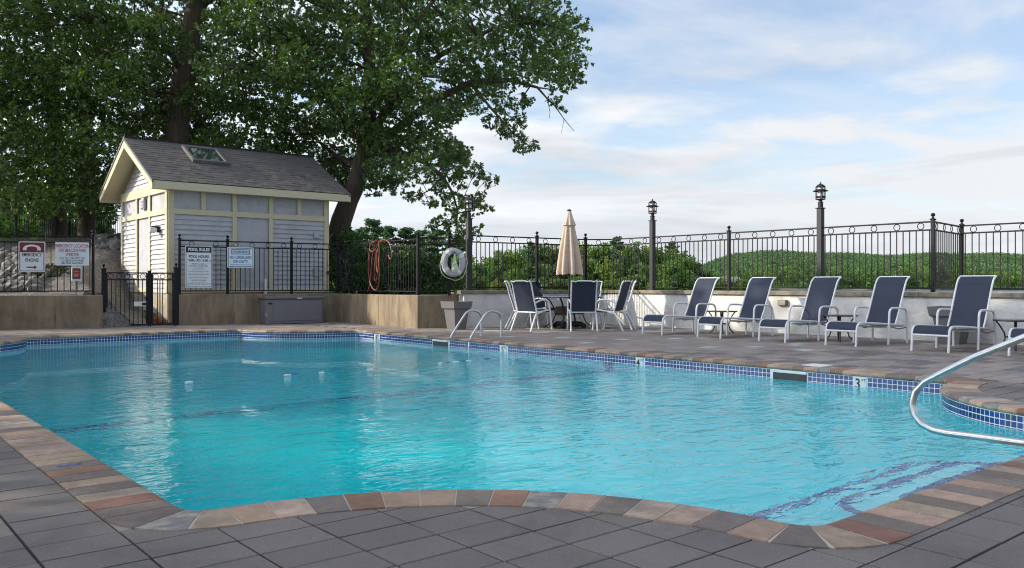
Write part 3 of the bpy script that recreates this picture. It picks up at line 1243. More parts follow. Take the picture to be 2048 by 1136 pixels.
    # safety rope with floats, slack in the water
    rp = thing('safety_rope', 'slack white rope with blue and white floats lying across the pool', 'float rope', (0, 0, 0))
    fl = [(378, 762), (575, 748.5), (588, 747), (643, 743.5), (662, 741), (740, 737), (880, 725), (896, 723.3), (912, 722.2), (926, 721), (937, 720), (975, 717), (1026, 713.5)]
    pts = [G(x, y, WATER_Z + .01) for x, y in fl]
    pa = [Vector((U0 + .05, pts[0].y - .1, WATER_Z - .03))] + [Vector((p.x, p.y, WATER_Z - .012)) for p in pts] + [Vector((U1 - .02, pts[-1].y + .12, WATER_Z + .01))]
    MB().tube(pa, .008, 6).build('rope', rope_m, rp)
    fm = MB().lathe([(.005, -.046), (.015, -.046), (.019, -.036), (.019, .036), (.015, .046), (.005, .046)], 12).mesh('float', white_m)
    fmb = bpy.data.materials.new('x')
    bpy.data.materials.remove(fmb)
    for i, p in enumerate(pts):
        a = pa[i + 2] - pa[i]
        o = link('float', fm, rp, (p.x, p.y, WATER_Z + rnd.uniform(-.011, -.006)), (R(90), 0, math.atan2(a.y, a.x) + R(90) + rnd.uniform(-.5, .5)))
        if i in (2, 4, 7, 9, 11):
            o.material_slots[0].link = 'OBJECT'
            o.material_slots[0].material = blue_m


build_pool()


def arc_path(pts, rad, seg=5):
    """round the corners of a polyline"""
    P = [Vector(p) for p in pts]
    out = [P[0]]
    for i in range(1, len(P) - 1):
        a, b, c = P[i - 1], P[i], P[i + 1]
        r = rad[i - 1] if isinstance(rad, (list, tuple)) else rad
        d1, d2 = (a - b), (c - b)
        r = min(r, d1.length * .49, d2.length * .49)
        p, q = b + d1.normalized() * r, b + d2.normalized() * r
        for k in range(seg + 1):
            t = k / seg
            out.append(p * (1 - t) ** 2 + b * 2 * t * (1 - t) + q * t * t)
    out.append(P[-1])
    return out


# big stainless handrail over the steps
def build_rails():
    u = 4.92
    t = thing('pool_handrail', 'stainless steel handrail bent back on itself over the pool steps', 'handrail', (u, 1.0, 0))
    pt = []
    for px, py in ((2048, 675), (1950, 714), (1880, 748), (1849, 764), (1831, 783), (1824, 806), (1829, 830), (1843, 848), (1866, 860), (1893, 866), (1950, 873), (2048, 886)):
        v = at_x(px, u)
        Z = SI * u + CO * v
        pt.append(Vector((0, v - 1.0, HC - (py - 568) / FPX * Z)))
    a, b = pt[0], pt[1]
    ext = a + (a - b).normalized() * .55
    low = pt[-1] + (pt[-1] - pt[-2]).normalized() * .25
    post_v = ext.y - .10
    top = arc_path([pt[0], ext, Vector((0, post_v, 0.005))], .16, 8)
    MB().tube(list(reversed(pt[:])) + top[1:], 0.0198, 18).build('rail', steel_m, t)
    MB().tube([pt[-1], Vector((0, post_v, low.z))], 0.0198, 18).build('lower_rail', steel_m, t)
    MB().lathe([(.055, .0), (.055, .012), (.03, .03)], 18, (0, post_v, 0.006)).build('flange', steel_m, t)
    # ladder
    t = thing('pool_ladder', 'pair of curved stainless grab rails at the far side of the pool', 'pool ladder', (9.8, 12.4, 0))
    st = MB().tube([(0, -.3, -.5), (0, .3, -.5)], .02, 8)
    for v in (-.29, .31):
        path = arc_path([(-.60, v, -1.1), (-.66, v, -.02), (-.21, v, .53), (.10, v, .45), (.10, v, 0.0)], [.14, .17, .14], 7)
        MB().tube(path, .0215, 14).build('rail', steel_m, t)
        MB().lathe([(.05, 0), (.05, .012), (.028, .026)], 14, (.10, v, .003)).build('flange', steel_m, t)
    for z in (-.40, -.70):
        MB().box((-.62, .01, z), (.10, .58, .03), .008).build('tread', white_m, t)


build_rails()

# skimmer lid in the deck
for px, py, lab in ((1626, 732.5, 'white square skimmer lid set in the deck by the coping'),):
    p = G(px, py)
    o = MB().box((0, 0, 0), (.27, .27, .012), .003).build('skimmer_lid', white_m, loc=(p.x + .1, p.y, .005))
    tag(o, lab, 'skimmer lid')


# ------------------------------------------------------------------ walls
def wall_run(name, pts, th, z0, z1, m, side=1):
    """a wall of given thickness behind the line pts; returns its mesh builder"""
    mb = MB()
    P = [Vector((p[0], p[1], 0)) for p in pts]
    offs = []
    for i, p in enumerate(P):
        a = (P[i] - P[i - 1]).normalized() if i else None
        b = (P[i + 1] - P[i]).normalized() if i < len(P) - 1 else None
        n1 = Vector((-a.y, a.x, 0)) if a else None
        n2 = Vector((-b.y, b.x, 0)) if b else None
        if n1 and n2:
            n = (n1 + n2).normalized()
            n = n / max(.3, n.dot(n1))
        else:
            n = n1 or n2
        offs.append(p + n * th * side)
    n = len(P)
    vs = []
    for p, q in zip(P, offs):
        vs += [(p.x, p.y, z0), (p.x, p.y, z1 - .012), (p.x + (q.x - p.x) * .04, p.y + (q.y - p.y) * .04, z1), (q.x, q.y, z1), (q.x, q.y, z0)]
    fs = []
    for i in range(n - 1):
        for k in range(4):
            fs.append((i * 5 + k, (i + 1) * 5 + k, (i + 1) * 5 + k + 1, i * 5 + k + 1))
    fs += [tuple(range(5)), tuple((n - 1) * 5 + k for k in range(4, -1, -1))]
    mb.add(vs, fs)
    return mb


def build_walls():
    L0, L1 = G(-420, 666), G(204, 655.7)
    L0 = L1 + (G(0, 659) - L1) * 3.2
    w = thing('concrete_wall', 'stained tan concrete wall left of the gate below the emergency signs', 'concrete wall', (0, 0, 0))
    wall_run('wall', [L0, L1], .32, -.1, .745, concrete_m).build('wall_body', concrete_m, w)
    d = (L1 - L0).normalized()
    for k in range(5):
        p = L1 - d * (.95 + 1.25 * k)
        q = Vector((d.y, -d.x, 0))
        MB().box((p.x + q.x * .001, p.y + q.y * .001, .35), (.016, .012, .70), 0, math.atan2(d.y, d.x)).build('form_joint', capc_m, w)
    A, B = G(356, 651), G(671, 643.6)
    Cc, Dd = G(835, 656.8), G(916, 655.3)
    w = thing('concrete_wall', 'tan concrete wall right of the gate that turns a corner behind the storage bench', 'concrete wall', (0, 0, 0))
    wall_run('wall', [A, B, Cc, Dd], .30, -.1, .745, concrete_m).build('wall_body', concrete_m, w)
    for p, q, ks in ((A, B, (.33, .66)), (B, Cc, (.3, .56, .8))):
        d = (q - p).normalized()
        n = Vector((d.y, -d.x, 0))
        for k in ks:
            c = p + (q - p) * k + n * .001
            MB().box((c.x, c.y, .35), (.014, .012, .70), 0, math.atan2(d.y, d.x)).build('form_joint', capc_m, w)
    # white stucco wall with a stone cap
    pts = [(11.42, 15.30), (14.5, 15.02)]
    for k in range(7):
        a = R(90 - 15 * k)
        pts.append((14.57 + .62 * math.cos(a), 14.36 + .62 * math.sin(a)))
    pts += [(15.20, 12.0), (15.19, 8.6), (15.19, 5.0), (15.2, 1.0), (15.2, -4)]
    w = thing('stucco_wall', 'long white stucco wall with a weathered cap behind the loungers and table', 'stucco wall', (0, 0, 0))
    wall_run('wall', pts, .34, -.1, .775, stucco_m).build('wall_body', stucco_m, w)
    # cap in separate lengths
    cp = [(11.30, 15.27)] + [(x - (.05 if i > 1 else 0), y - (.05 if i < 8 else 0)) for i, (x, y) in enumerate(pts[1:], 1)]
    groups = [cp[0:2], cp[1:9], [cp[8], cp[9]], [cp[9], (15.14, 10.3)], [(15.14, 10.3), cp[10]], [cp[10], (15.14, 6.8)], [(15.14, 6.8), cp[11]], [cp[11], (15.14, 3)], [(15.14, 3), cp[12]], [cp[12], cp[13]]]
    for gpts in groups:
        P = [Vector((a, b, 0)) for a, b in gpts]
        d0 = (P[1] - P[0]).normalized()
        d1 = (P[-1] - P[-2]).normalized()
        P[0] += d0 * .004
        P[-1] -= d1 * .004
        mb = wall_run('cap', P, .44, .777, .855, capc_m)
        mb.build('cap_stone', capc_m, w)
    # junction box on the wall
    p = Vector((15.19, at_x(1567, 15.19), 0))
    o = thing('junction_box', 'small grey electrical box on the white wall between two loungers', 'electrical box', (p.x, p.y, .62))
    MB().box((-.035, 0, 0), (.07, .20, .12), .008).build('box_body', planter_m, o)
    MB().box((-.074, 0, 0), (.008, .17, .10), .003).build('cover', found_m, o)


build_walls()


# ------------------------------------------------------------------ iron fences
PICK = {}
RINGM = MB().tube([(math.cos(a * math.pi / 9) * .057, 0, math.sin(a * math.pi / 9) * .057) for a in range(18)], .0075, 6, closed=True).mesh('ring', iron_m)


def post_mb(h, w=.062, ball=True):
    mb = MB().box((0, 0, h / 2), (w, w, h), .004)
    if ball:
        mb.box((0, 0, h + .012), (w + .024, w + .024, .024), .005)
        mb.lathe([(.030, 0), (.022, .02), (.014, .028), (.014, .036), (.030, .046), (.038, .064), (.038, .078), (.028, .094), (.008, .103)], 12, (0, 0, h + .024))
    return mb


def fence(label, a, b, zb, zt, posts, ring_gap=.40, spacing=.118, top=.145, z_base=None, name='iron_fence', mid=True, extra=None, skip_ends=0.04):
    """run from a to b; zb bottom rail, zt top rail; posts = list of (distance, base height, with ball)"""
    a, b = Vector((a[0], a[1], 0)), Vector((b[0], b[1], 0))
    L = (b - a).length
    t = thing(name, label, 'metal fence', (a.x, a.y, zb), math.atan2(b.y - a.y, b.x - a.x))
    h = zt - zb
    for z, w in ((0, .026), (h - top, .026), (h, .032)):
        MB().box((L / 2, 0, z), (L, w, .028), .003).build('rail', iron_m, t)
    key = round(h, 3)
    if key not in PICK:
        PICK[key] = MB().box((0, 0, 0), (.0155, .0155, h - top), 0).mesh('picket', iron_m)
    n = max(1, int(L / spacing))
    ps = [d for d, _, _ in posts]
    for i in range(n):
        x = (i + .5) * L / n
        if any(abs(x - d) < .05 for d in ps) or x < skip_ends or x > L - skip_ends:
            continue
        link('picket', PICK[key], t, (x, 0, (h - top) / 2))
    if top > .1:
        ds = sorted(set([0.0, L] + ps))
        for p, q in zip(ds, ds[1:]):
            k = max(1, int((q - p) / ring_gap))
            if q - p < .25:
                continue
            for i in range(k):
                link('ring', RINGM, t, (p + (i + .5) * (q - p) / k, 0, h - top / 2))
    for d, base, ball in posts:
        post_mb(zt - base + .03, ball=ball).build('post', iron_m, t, loc=(d, 0, base - zb))
    return t


def build_fences():
    L1 = G(204, 655.7)
    dL = (G(0, 659) - L1).normalized()
    nL = Vector((-dL.y, dL.x, 0))
    if nL.y < 0:
        nL = -nL
    e = L1 + nL * .16 + dL * .20
    s = e + dL * 5.0
    fence('black iron fence on the left concrete wall that carries the emergency signs', s, e, .84, 2.08, [(5.0, .745, True), (2.5, .745, True)], spacing=.131)
    A, B, Cc, Dd = G(356, 651), G(671, 643.6), G(835, 656.8), G(916, 655.3)
    a = A + Vector((.05, .15, 0))
    b = B + Vector((.15, .15, 0))
    Lb = (b - a).length
    fence('black iron fence in front of the shed that carries the pool rules sign', a, b, .83, 2.06, [(.03, .745, True), (Lb * .29, .745, True), (Lb * .69, .745, True), (Lb, .745, True)])
    c = Cc + Vector((.12, .16, 0))
    Lc = (c - b).length
    fence('iron fence run over the sunlit concrete wall where the orange hose hangs', b, c, .83, 2.03, [(Lc * .45, .745, False), (Lc, .745, True)])
    dd = Vector((11.46, 15.45, 0))
    Ld = (dd - c).length
    fence('short iron fence panel behind the life ring', c, dd, .83, 2.05, [(Ld * .72, .745, True)])
    k = Vector((14.92, 14.92, 0))
    f0 = Vector((11.62, 15.36, 0))
    Lk = (k - f0).length
    fence('iron fence on the white wall behind the dining table', f0, k, .92, 2.11, [(Lk * .56, .855, True), (Lk, .855, True)])
    p3 = Vector((15.36, at_x(1866, 15.36), 0))
    k2 = Vector((15.36, 14.45, 0))
    fence('curved corner piece of iron fence right of the closed umbrella', k, k2, .92, 2.11, [])
    L5 = (p3 - k2).length
    posts = [(k2.y - at_x(1458, 15.36), .855, True), (L5, .855, True)]
    fence('long iron fence on the white wall behind the loungers', k2, p3, .92, 2.11, posts)
    q = Vector((17.2, p3.y + .25, 0))
    fence('short iron fence return running out towards the lake', p3, q, .92, 2.11, [((q - p3).length, .5, True)])
    fence('iron fence at the right edge beside the lake', q, Vector((17.2, 1.6, 0)), .91, 2.13, [(3.0, .5, True)], spacing=.125)
    # upper fence on the bank at the left
    p0, p1, p2 = D(32, 478, 26.5), D(140, 478, 29.5), D(262, 512, 26.8)
    fence('taller iron fence up on the bank among the oak trunks', p0, p1, 2.35, 3.45, [(0, 2.0, True), ((p1 - p0).to_2d().length, 2.0, True)], top=.12, ring_gap=9)
    fence('iron fence on the bank running down towards the shed', p1, p2, 1.95, 3.35, [], top=.12, ring_gap=9)


build_fences()


def build_gate():
    a, b = G(207, 654.5), G(352, 651)
    L = (b - a).length
    t = thing('pool_gate', 'black iron gate with ring tops and a lock plate between the concrete walls', 'gate', (a.x, a.y, 0), math.atan2(b.y - a.y, b.x - a.x))
    zt = 1.26
    for x, h in ((0, 1.34), (L, 1.38)):
        post_mb(h, .11).build('gate_post', iron_m, t, loc=(x, 0, 0))
    xs = L * .60
    for x0, x1, nr, npk in ((.07, xs - .02, 5, 8), (xs + .10, L - .07, 3, 3)):
        fr = MB()
        for z in (.04, zt - .16, zt):
            fr.box(((x0 + x1) / 2, 0, z), (x1 - x0, .03, .03), .003)
        for x in (x0, x1):
            fr.box((x, 0, (.04 + zt) / 2), (.035, .034, zt - .04), .003)
        leaf = fr.build('gate_frame', iron_m, t)
        pk = MB().box((0, 0, 0), (.016, .016, zt - .2), 0).mesh('picket', iron_m)
        for i in range(npk):
            link('picket', pk, leaf, (x0 + (x1 - x0) * (i + 1) / (npk + 1), 0, (zt - .12) / 2))
        for i in range(nr):
            link('ring', RINGM, leaf, (x0 + (x1 - x0) * (i + .5) / nr, 0, zt - .08))
    MB().box((xs + .04, 0, .66), (.075, .075, 1.32), .004).build('latch_post', iron_m, t)
    lp = MB().box((xs - .17, -.03, .53), (.26, .02, .11), .004).build('lock_plate', white_m, t)
    MB().box((xs - .08, -.045, .53), (.10, .02, .06), .003).build('keypad', black_m, lp)
    MB().box((xs - .03, -.04, .67), (.07, .05, .06), .01).build('latch', iron_m, t)
    MB().tube([(L * .78, .1, 0), (L * .78, .1, 1.1)], .013, 8).build('drop_rod', planter_m, t)


build_gate()


# ------------------------------------------------------------------ lamps on the wall
def build_lamps():
    spots = [(938, 'black lamp post beside the life ring, partly behind oak leaves', Vector((11.62, 15.38, 0))),
             (1305, 'black lamp post on the white wall right of the beige umbrella', None),
             (1641, 'tall black lamp post on the white wall behind the third lounger from the table', None)]
    root = None
    for px, lab, p in spots:
        if p is None:
            p = Vector((15.36, at_x(px, 15.36), 0))
        if root:
            clone(root, lab, (p.x, p.y, .855))
            continue
        root = thing('lamp_post', lab, 'lamp post', (p.x, p.y, .855), 0, 'lamp posts along the wall')
        MB().box((0, 0, .82), (.115, .115, 1.64), .012).build('pole', lampost_m, root)
        MB().box((0, 0, .02), (.17, .17, .04), .006).build('base_plate', lampost_m, root)
        MB().box((0, 0, 1.645), (.15, .15, .018), .004).build('collar', lampost_m, root)
        q = lambda z: 1.80 + (z - 1.80) * .76
        MB().lathe([(.052, 1.65), (.05, 1.74), (.056, 1.745), (.056, 1.76), (.04, 1.765), (.035, 1.795), (.055, 1.81)], 14).build('neck', lampost_m, root)
        cage = MB()
        for k in range(4):
            a = math.pi / 4 + k * math.pi / 2
            cage.box((.086 * math.cos(a), .086 * math.sin(a), q(1.99)), (.020, .020, .34 * .76), .003)
        for z in (1.825, 1.875, 1.90):
            cage.tube([(math.cos(w * math.pi / 8) * .081, math.sin(w * math.pi / 8) * .081, q(z)) for w in range(16)], .008, 6, closed=True)
        cage.build('lantern_cage', lampost_m, root)
        MB().lathe([(.052, q(1.82)), (.058, q(1.84)), (.058, q(2.13)), (.045, q(2.15))], 16).build('glass', lampglass_m, root)
        MB().lathe([(.054, q(2.075)), (.145, q(2.035)), (.148, q(2.048)), (.058, q(2.095))], 20, caps=False).build('brim', lampost_m, root)
        MB().lathe([(.088, q(2.145)), (.092, q(2.16)), (.075, q(2.185)), (.045, q(2.215)), (.018, q(2.228)), (.012, q(2.25)), (.016, q(2.262)), (.006, q(2.275))], 16).build('lid', lampost_m, root)


build_lamps()


# ------------------------------------------------------------------ shed
def build_shed():
    u0, v0, L, Wd = 6.83, 21.36, 4.37, 3.95
    sh = thing('pool_shed', 'small lavender clapboard shed with cream trim and a dark shingled roof', 'shed', (u0, v0, 0))
    ze, zb = 3.47, .78
    MB().box((L / 2, Wd / 2, (zb + ze) / 2), (L - .04, Wd - .04, ze - zb)).extrude([(.02, ze - .02), (Wd - .02, ze - .02), (Wd / 2, ze + 1.18)], 'x', .02, L - .02).build('wall', panel_m, sh)
    MB().box((L / 2, Wd / 2, .34), (L - .02, Wd - .02, .90), .01).build('foundation', found_m, sh)

    def X(px):
        return at_y(px, v0) - u0
    # trim on the long side
    tr = MB()
    zc0, zc1 = 2.74, 2.88
    tw = .115
    vx = [X(468.5), X(541.5)]
    for x, z0, z1 in ((.07, zb, ze), (L - .07, zb, ze), (vx[0], zb, ze), (vx[1], zb, ze), (X(406.5), zc1, ze), (X(598), zc1, ze)):
        MB().box((x, -.012, (z0 + z1) / 2), ((.15 if x in (.07, L - .07) else tw), .045, z1 - z0 - .002), .004).build('corner_board' if x in (.07, L - .07) else 'batten', trimy_m, sh)
    MB().box((L / 2, -.016, (zc0 + zc1) / 2), (L - .01, .045, zc1 - zc0), .004).build('belt_board', trimy_m, sh)
    MB().box((L / 2, -.014, zb + .05), (L - .02, .05, .10), .004).build('sill_board', trimy_m, sh)
    bw = .118

    def boards(x0, x1, z0, z1, m):
        k = int((z1 - z0) / bw)
        hh = (z1 - z0) / k
        me = MB().add([(0, 0, 0), (x1 - x0, 0, 0), (x1 - x0, 0, hh), (0, 0, hh), (0, -.036, 0), (x1 - x0, -.036, 0), (x1 - x0, -.004, hh), (0, -.004, hh)],
                      [(0, 1, 5, 4), (4, 5, 6, 7), (7, 6, 2, 3), (0, 4, 7, 3), (1, 2, 6, 5)]).mesh('clapboard', siding_m)
        for i in range(k):
            link('clapboard', me, sh).matrix_local = m @ Matrix.Translation((x0, .018, z0 + i * hh))
    I = Matrix.Identity(4)
    boards(.145, vx[0] - tw / 2, zb + .10, zc0, I)
    boards(vx[1] + tw / 2, L - .145, zb + .10, zc0, I)
    # gable side, local axis runs back along y; its outward direction is -x
    Gm = Matrix.Translation((0, Wd, 0)) @ Matrix.Rotation(R(-90), 4, 'Z')
    gx = [Wd * .36, Wd * .645]

    def gbox(name, c, s, m):
        MB().box((0, 0, 0), s, .004).build(name, m, sh).matrix_local = Gm @ Matrix.Translation(c)
    for x in (.07, Wd - .07):
        gbox('corner_board', (x, -.012, (zb + ze) / 2), (.15, .045, ze - zb), trimy_m)
    for x in gx:
        gbox('batten', (x, -.011, (zb + ze - .1) / 2), (tw, .04, ze - .1 - zb), trimy_m)
    gbox('belt_board', (Wd / 2, -.016, (zc0 + zc1) / 2), (Wd - .15, .045, zc1 - zc0), trimy_m)
    gbox('frieze_board', (Wd / 2, -.017, ze - .06), (Wd - .01, .05, .24), trimy_m)
    gbox('door_sill', ((gx[0] + gx[1]) / 2, -.014, zb + .06), (gx[1] - gx[0] - tw, .05, .12), trimy_m)
    boards(.145, gx[0] - tw / 2, zb, zc0, Gm)
    boards(gx[1] + tw / 2, Wd - .145, zb, zc0, Gm)
    # boards in the gable triangle
    z = ze + .07
    while z < ze + 1.05:
        hw = (Wd / 2) * (1 - (z - ze) / 1.22) - .12
        if hw < .1:
            break
        me = MB().add([(-hw, .01, 0), (hw, .01, 0), (hw - .09, .01, bw), (-hw + .09, .01, bw), (-hw, -.022, 0), (hw, -.022, 0), (hw - .09, .004, bw), (-hw + .09, .004, bw)],
                      [(0, 1, 5, 4), (4, 5, 6, 7), (7, 6, 2, 3), (0, 4, 7, 3), (1, 2, 6, 5)]).mesh('clapboard', siding_m)
        link('clapboard', me, sh).matrix_local = Gm @ Matrix.Translation((Wd / 2, 0, z))
        z += bw
    # vent, security light, little boxes
    vt = MB().box((0, 0, 0), (.27, .05, .30), .006).build('wall_vent', panel_m, sh)
    vt.matrix_local = Gm @ Matrix.Translation((Wd * .52, -.03, 3.12))
    for zz in (-.08, .0, .08):
        MB().box((0, -.03, zz), (.20, .02, .06), .003).build('louver', siding_m, vt)
        MB().box((0, -.026, zz - .042), (.22, .012, .014)).build('gap', black_m, vt)  # black strip painting the shade between louvers
    sl_ = MB().box((0, -.10, .05), (.09, .20, .05), .01).box((0, -.02, 0), (.12, .05, .16), .01).build('security_light', lampost_m, sh)
    sl_.matrix_local = Gm @ Matrix.Translation((Wd * .84, -.02, 2.38))
    MB().lathe([(.05, -.10), (.09, -.07), (.09, .03), (.07, .04)], 14, (0, -.16, 0)).build('lens', white_m, sl_)
    MB().box((X(632), -.03, 2.35), (.17, .05, .17), .008).build('outlet_box', siding_m, sh)
    MB().box((X(632), -.03, 1.32), (.17, .05, .24), .008).build('outlet_box', siding_m, sh)
    MB().tube([(X(528), -.09, .6), (X(528), -.09, 1.06), (X(528), -.04, 1.10)], .045, 10).build('drain_pipe', white_m, sh)
    # roof: deck, fascia, rake boards, shingles
    ov, og = .36, .46
    rz, er = 4.80, 3.50
    sl = (rz - er) / (Wd / 2 + ov)
    rf = MB().extrude([(-ov, er), (Wd / 2, rz), (Wd + ov, er), (Wd + ov, er - .06), (Wd / 2, rz - .07), (-ov, er - .06)], 'x', -og, L + og).build('roof', shingle_b, sh)
    MB().extrude([(-ov + .02, er - .062), (Wd / 2, rz - .08), (Wd + ov - .02, er - .062), (Wd + ov - .02, er - .075), (Wd / 2, rz - .095), (-ov + .02, er - .075)], 'x', -og + .02, L + og - .02).build('soffit', soffit_m, rf)
    MB().box((L / 2, -ov - .012, er - .10), (L + 2 * og + .01, .035, .19), .005).build('fascia', trimy_m, rf)
    MB().box((L / 2, Wd + ov + .012, er - .10), (L + 2 * og + .01, .035, .19), .005).build('fascia', trimy_m, rf)
    MB().box((L / 2, -ov * .5, er - .175), (L + 2 * og - .05, ov - .05, .015)).build('eave_soffit', soffit_m, rf)
    for x in (-og - .014, L + og + .014):
        for s in (0, 1):
            pl = [(-ov - .02, er + .01), (Wd / 2, rz + .012), (Wd / 2, rz - .24), (-ov - .02, er - .20)]
            if s:
                pl = [(Wd - a, b) for a, b in pl]
            MB().extrude(pl, 'x', x - .018, x + .018).build('rake_board', trimy_m, rf)
            pl = [(-ov - .05, er + .012), (Wd / 2, rz + .03), (Wd / 2, rz - .035), (-ov - .05, er - .055)]
            if s:
                pl = [(Wd - a, b) for a, b in pl]
            MB().extrude(pl, 'x', x - .035, x + .008).build('drip_edge', skyframe_m, rf)
    # shingles, tab by tab on the slope that faces the pool
    ln = math.hypot(Wd / 2 + ov, rz - er)
    ang = math.atan2(rz - er, Wd / 2 + ov)
    T = Matrix.Translation((-og - .02, -ov - .03, er + .002)) @ Matrix.Rotation(ang, 4, 'X')
    rows = 18
    rh = (ln + .03) / rows
    shapes = {}
    Ltot = L + 2 * og + .04
    skyr = None
    back = MB()
    cnt = 0
    for r in range(rows):
        x = 0
        while x < Ltot - .01:
            w = rnd.choice((.13, .16, .20, .25))
            w = min(w, Ltot - x)
            if Ltot - x - w < .07:
                w = Ltot - x
            k = round(w, 2)
            th = rnd.choice((.010, .010, .015))
            key = (k, th)
            if key not in shapes:
                shapes[key] = MB().add([(.003, 0, 0), (w - .003, 0, 0), (w - .003, rh * 1.6, -.002), (.003, rh * 1.6, -.002), (.003, 0, th), (w - .003, 0, th), (w - .003, rh * 1.6, .003), (.003, rh * 1.6, .003)],
                                       [(0, 1, 5, 4), (4, 5, 6, 7), (0, 4, 7, 3), (1, 2, 6, 5), (2, 3, 7, 6)]).mesh('shingle', shingle_m)
            m = T @ Matrix.Translation((x, r * rh, .006 + r * .0002))
            if cnt < 300:
                link('shingle', shapes[key], rf).matrix_local = m
                cnt += 1
            else:
                for v in [0]:
                    back.add([m @ Vector(v.co) for v in shapes[key].vertices], [tuple(p.vertices) for p in shapes[key].polygons])
            x += w
    T2 = Matrix.Translation((L + og + .02, Wd + ov + .03, er + .002)) @ Matrix.Rotation(math.pi, 4, 'Z') @ Matrix.Rotation(ang, 4, 'X')
    for r in range(rows):
        x = 0
        while x < Ltot - .01:
            w = min(rnd.choice((.3, .4, .5)), Ltot - x)
            back.add([T2 @ Vector(p) for p in [(x, r * rh, .006), (x + w - .005, r * rh, .006), (x + w - .005, r * rh, .018), (x, r * rh, .018), (x + w - .005, r * rh + rh * 1.6, .010), (x, r * rh + rh * 1.6, .010)]],
                     [(0, 1, 2, 3), (3, 2, 4, 5)])
            x += w
    back.build('shingle', shingle_m, rf, kind='stuff')
    MB().tube([(-og - .03, Wd / 2, rz + .008), (L + og + .03, Wd / 2, rz + .008)], .045, 8, flat=.5).build('ridge_cap', shingle_b, rf)
    # skylight
    sx0 = at_y(392, v0 + .3) - u0
    sk = MB()
    w_, h_ = .95, 1.02
    for c, s in (((w_ / 2, .04, .05), (w_, .08, .10)), ((w_ / 2, h_ - .04, .05), (w_, .08, .10)), ((.04, h_ / 2, .05), (.08, h_ - .16, .10)), ((w_ - .04, h_ / 2, .05), (.08, h_ - .16, .10))):
        sk.box(c, s, .012)
    px_hit = T @ Matrix.Translation((og + sx0 + .10, ln * .50, .012))
    so = sk.build('skylight', skyframe_m, rf)
    so.matrix_local = px_hit
    MB().box((w_ / 2, h_ / 2, .07), (w_ - .15, h_ - .15, .012)).build('skylight_glass', skyglass_m, rf).matrix_local = px_hit


build_shed()


# ------------------------------------------------------------------ signs on the fence
def sign_base(name, label, px0, px1, y0, y1, line, off=.055, cat='sign', rim=None, back=None):
    """a plate on the fence line (two points), sized from what the photograph shows"""
    a, b = line
    d = (b - a).normalized()
    n = Vector((d.y, -d.x, 0))
    if n.y > 0:
        n = -n

    def hit(px):
        t = (px - 1024) / FPX
        o = a + n * off
        # camera ray direction
        r = uvz(t, 1.0)
        k = (o.x * n.x + o.y * n.y) / (r.x * n.x + r.y * n.y)
        return Vector((r.x * k, r.y * k, 0)), k
    p, kp = hit(px0)
    q, kq = hit(px1)
    c = (p + q) / 2
    Z = (kp + kq) / 2
    w = (q - p).length
    zt, zb = HC - (y0 - 568) / FPX * Z, HC - (y1 - 568) / FPX * Z
    t = thing(name, label, cat, (c.x, c.y, (zt + zb) / 2), math.atan2(d.y, d.x))
    h = zt - zb
    return t, w, h


def plate(t, w, h, m, name='plate', y=0.0, r=.03, th=.006):
    poly = []
    for cx, cz, a0 in ((w / 2 - r, -h / 2 + r, -90), (w / 2 - r, h / 2 - r, 0), (-w / 2 + r, h / 2 - r, 90), (-w / 2 + r, -h / 2 + r, 180)):
        for k in range(5):
            a = R(a0 + k * 22.5)
            poly.append((cx + r * math.cos(a), cz + r * math.sin(a)))
    return MB().extrude(poly, 'y', y, y + th).build(name, m, t)


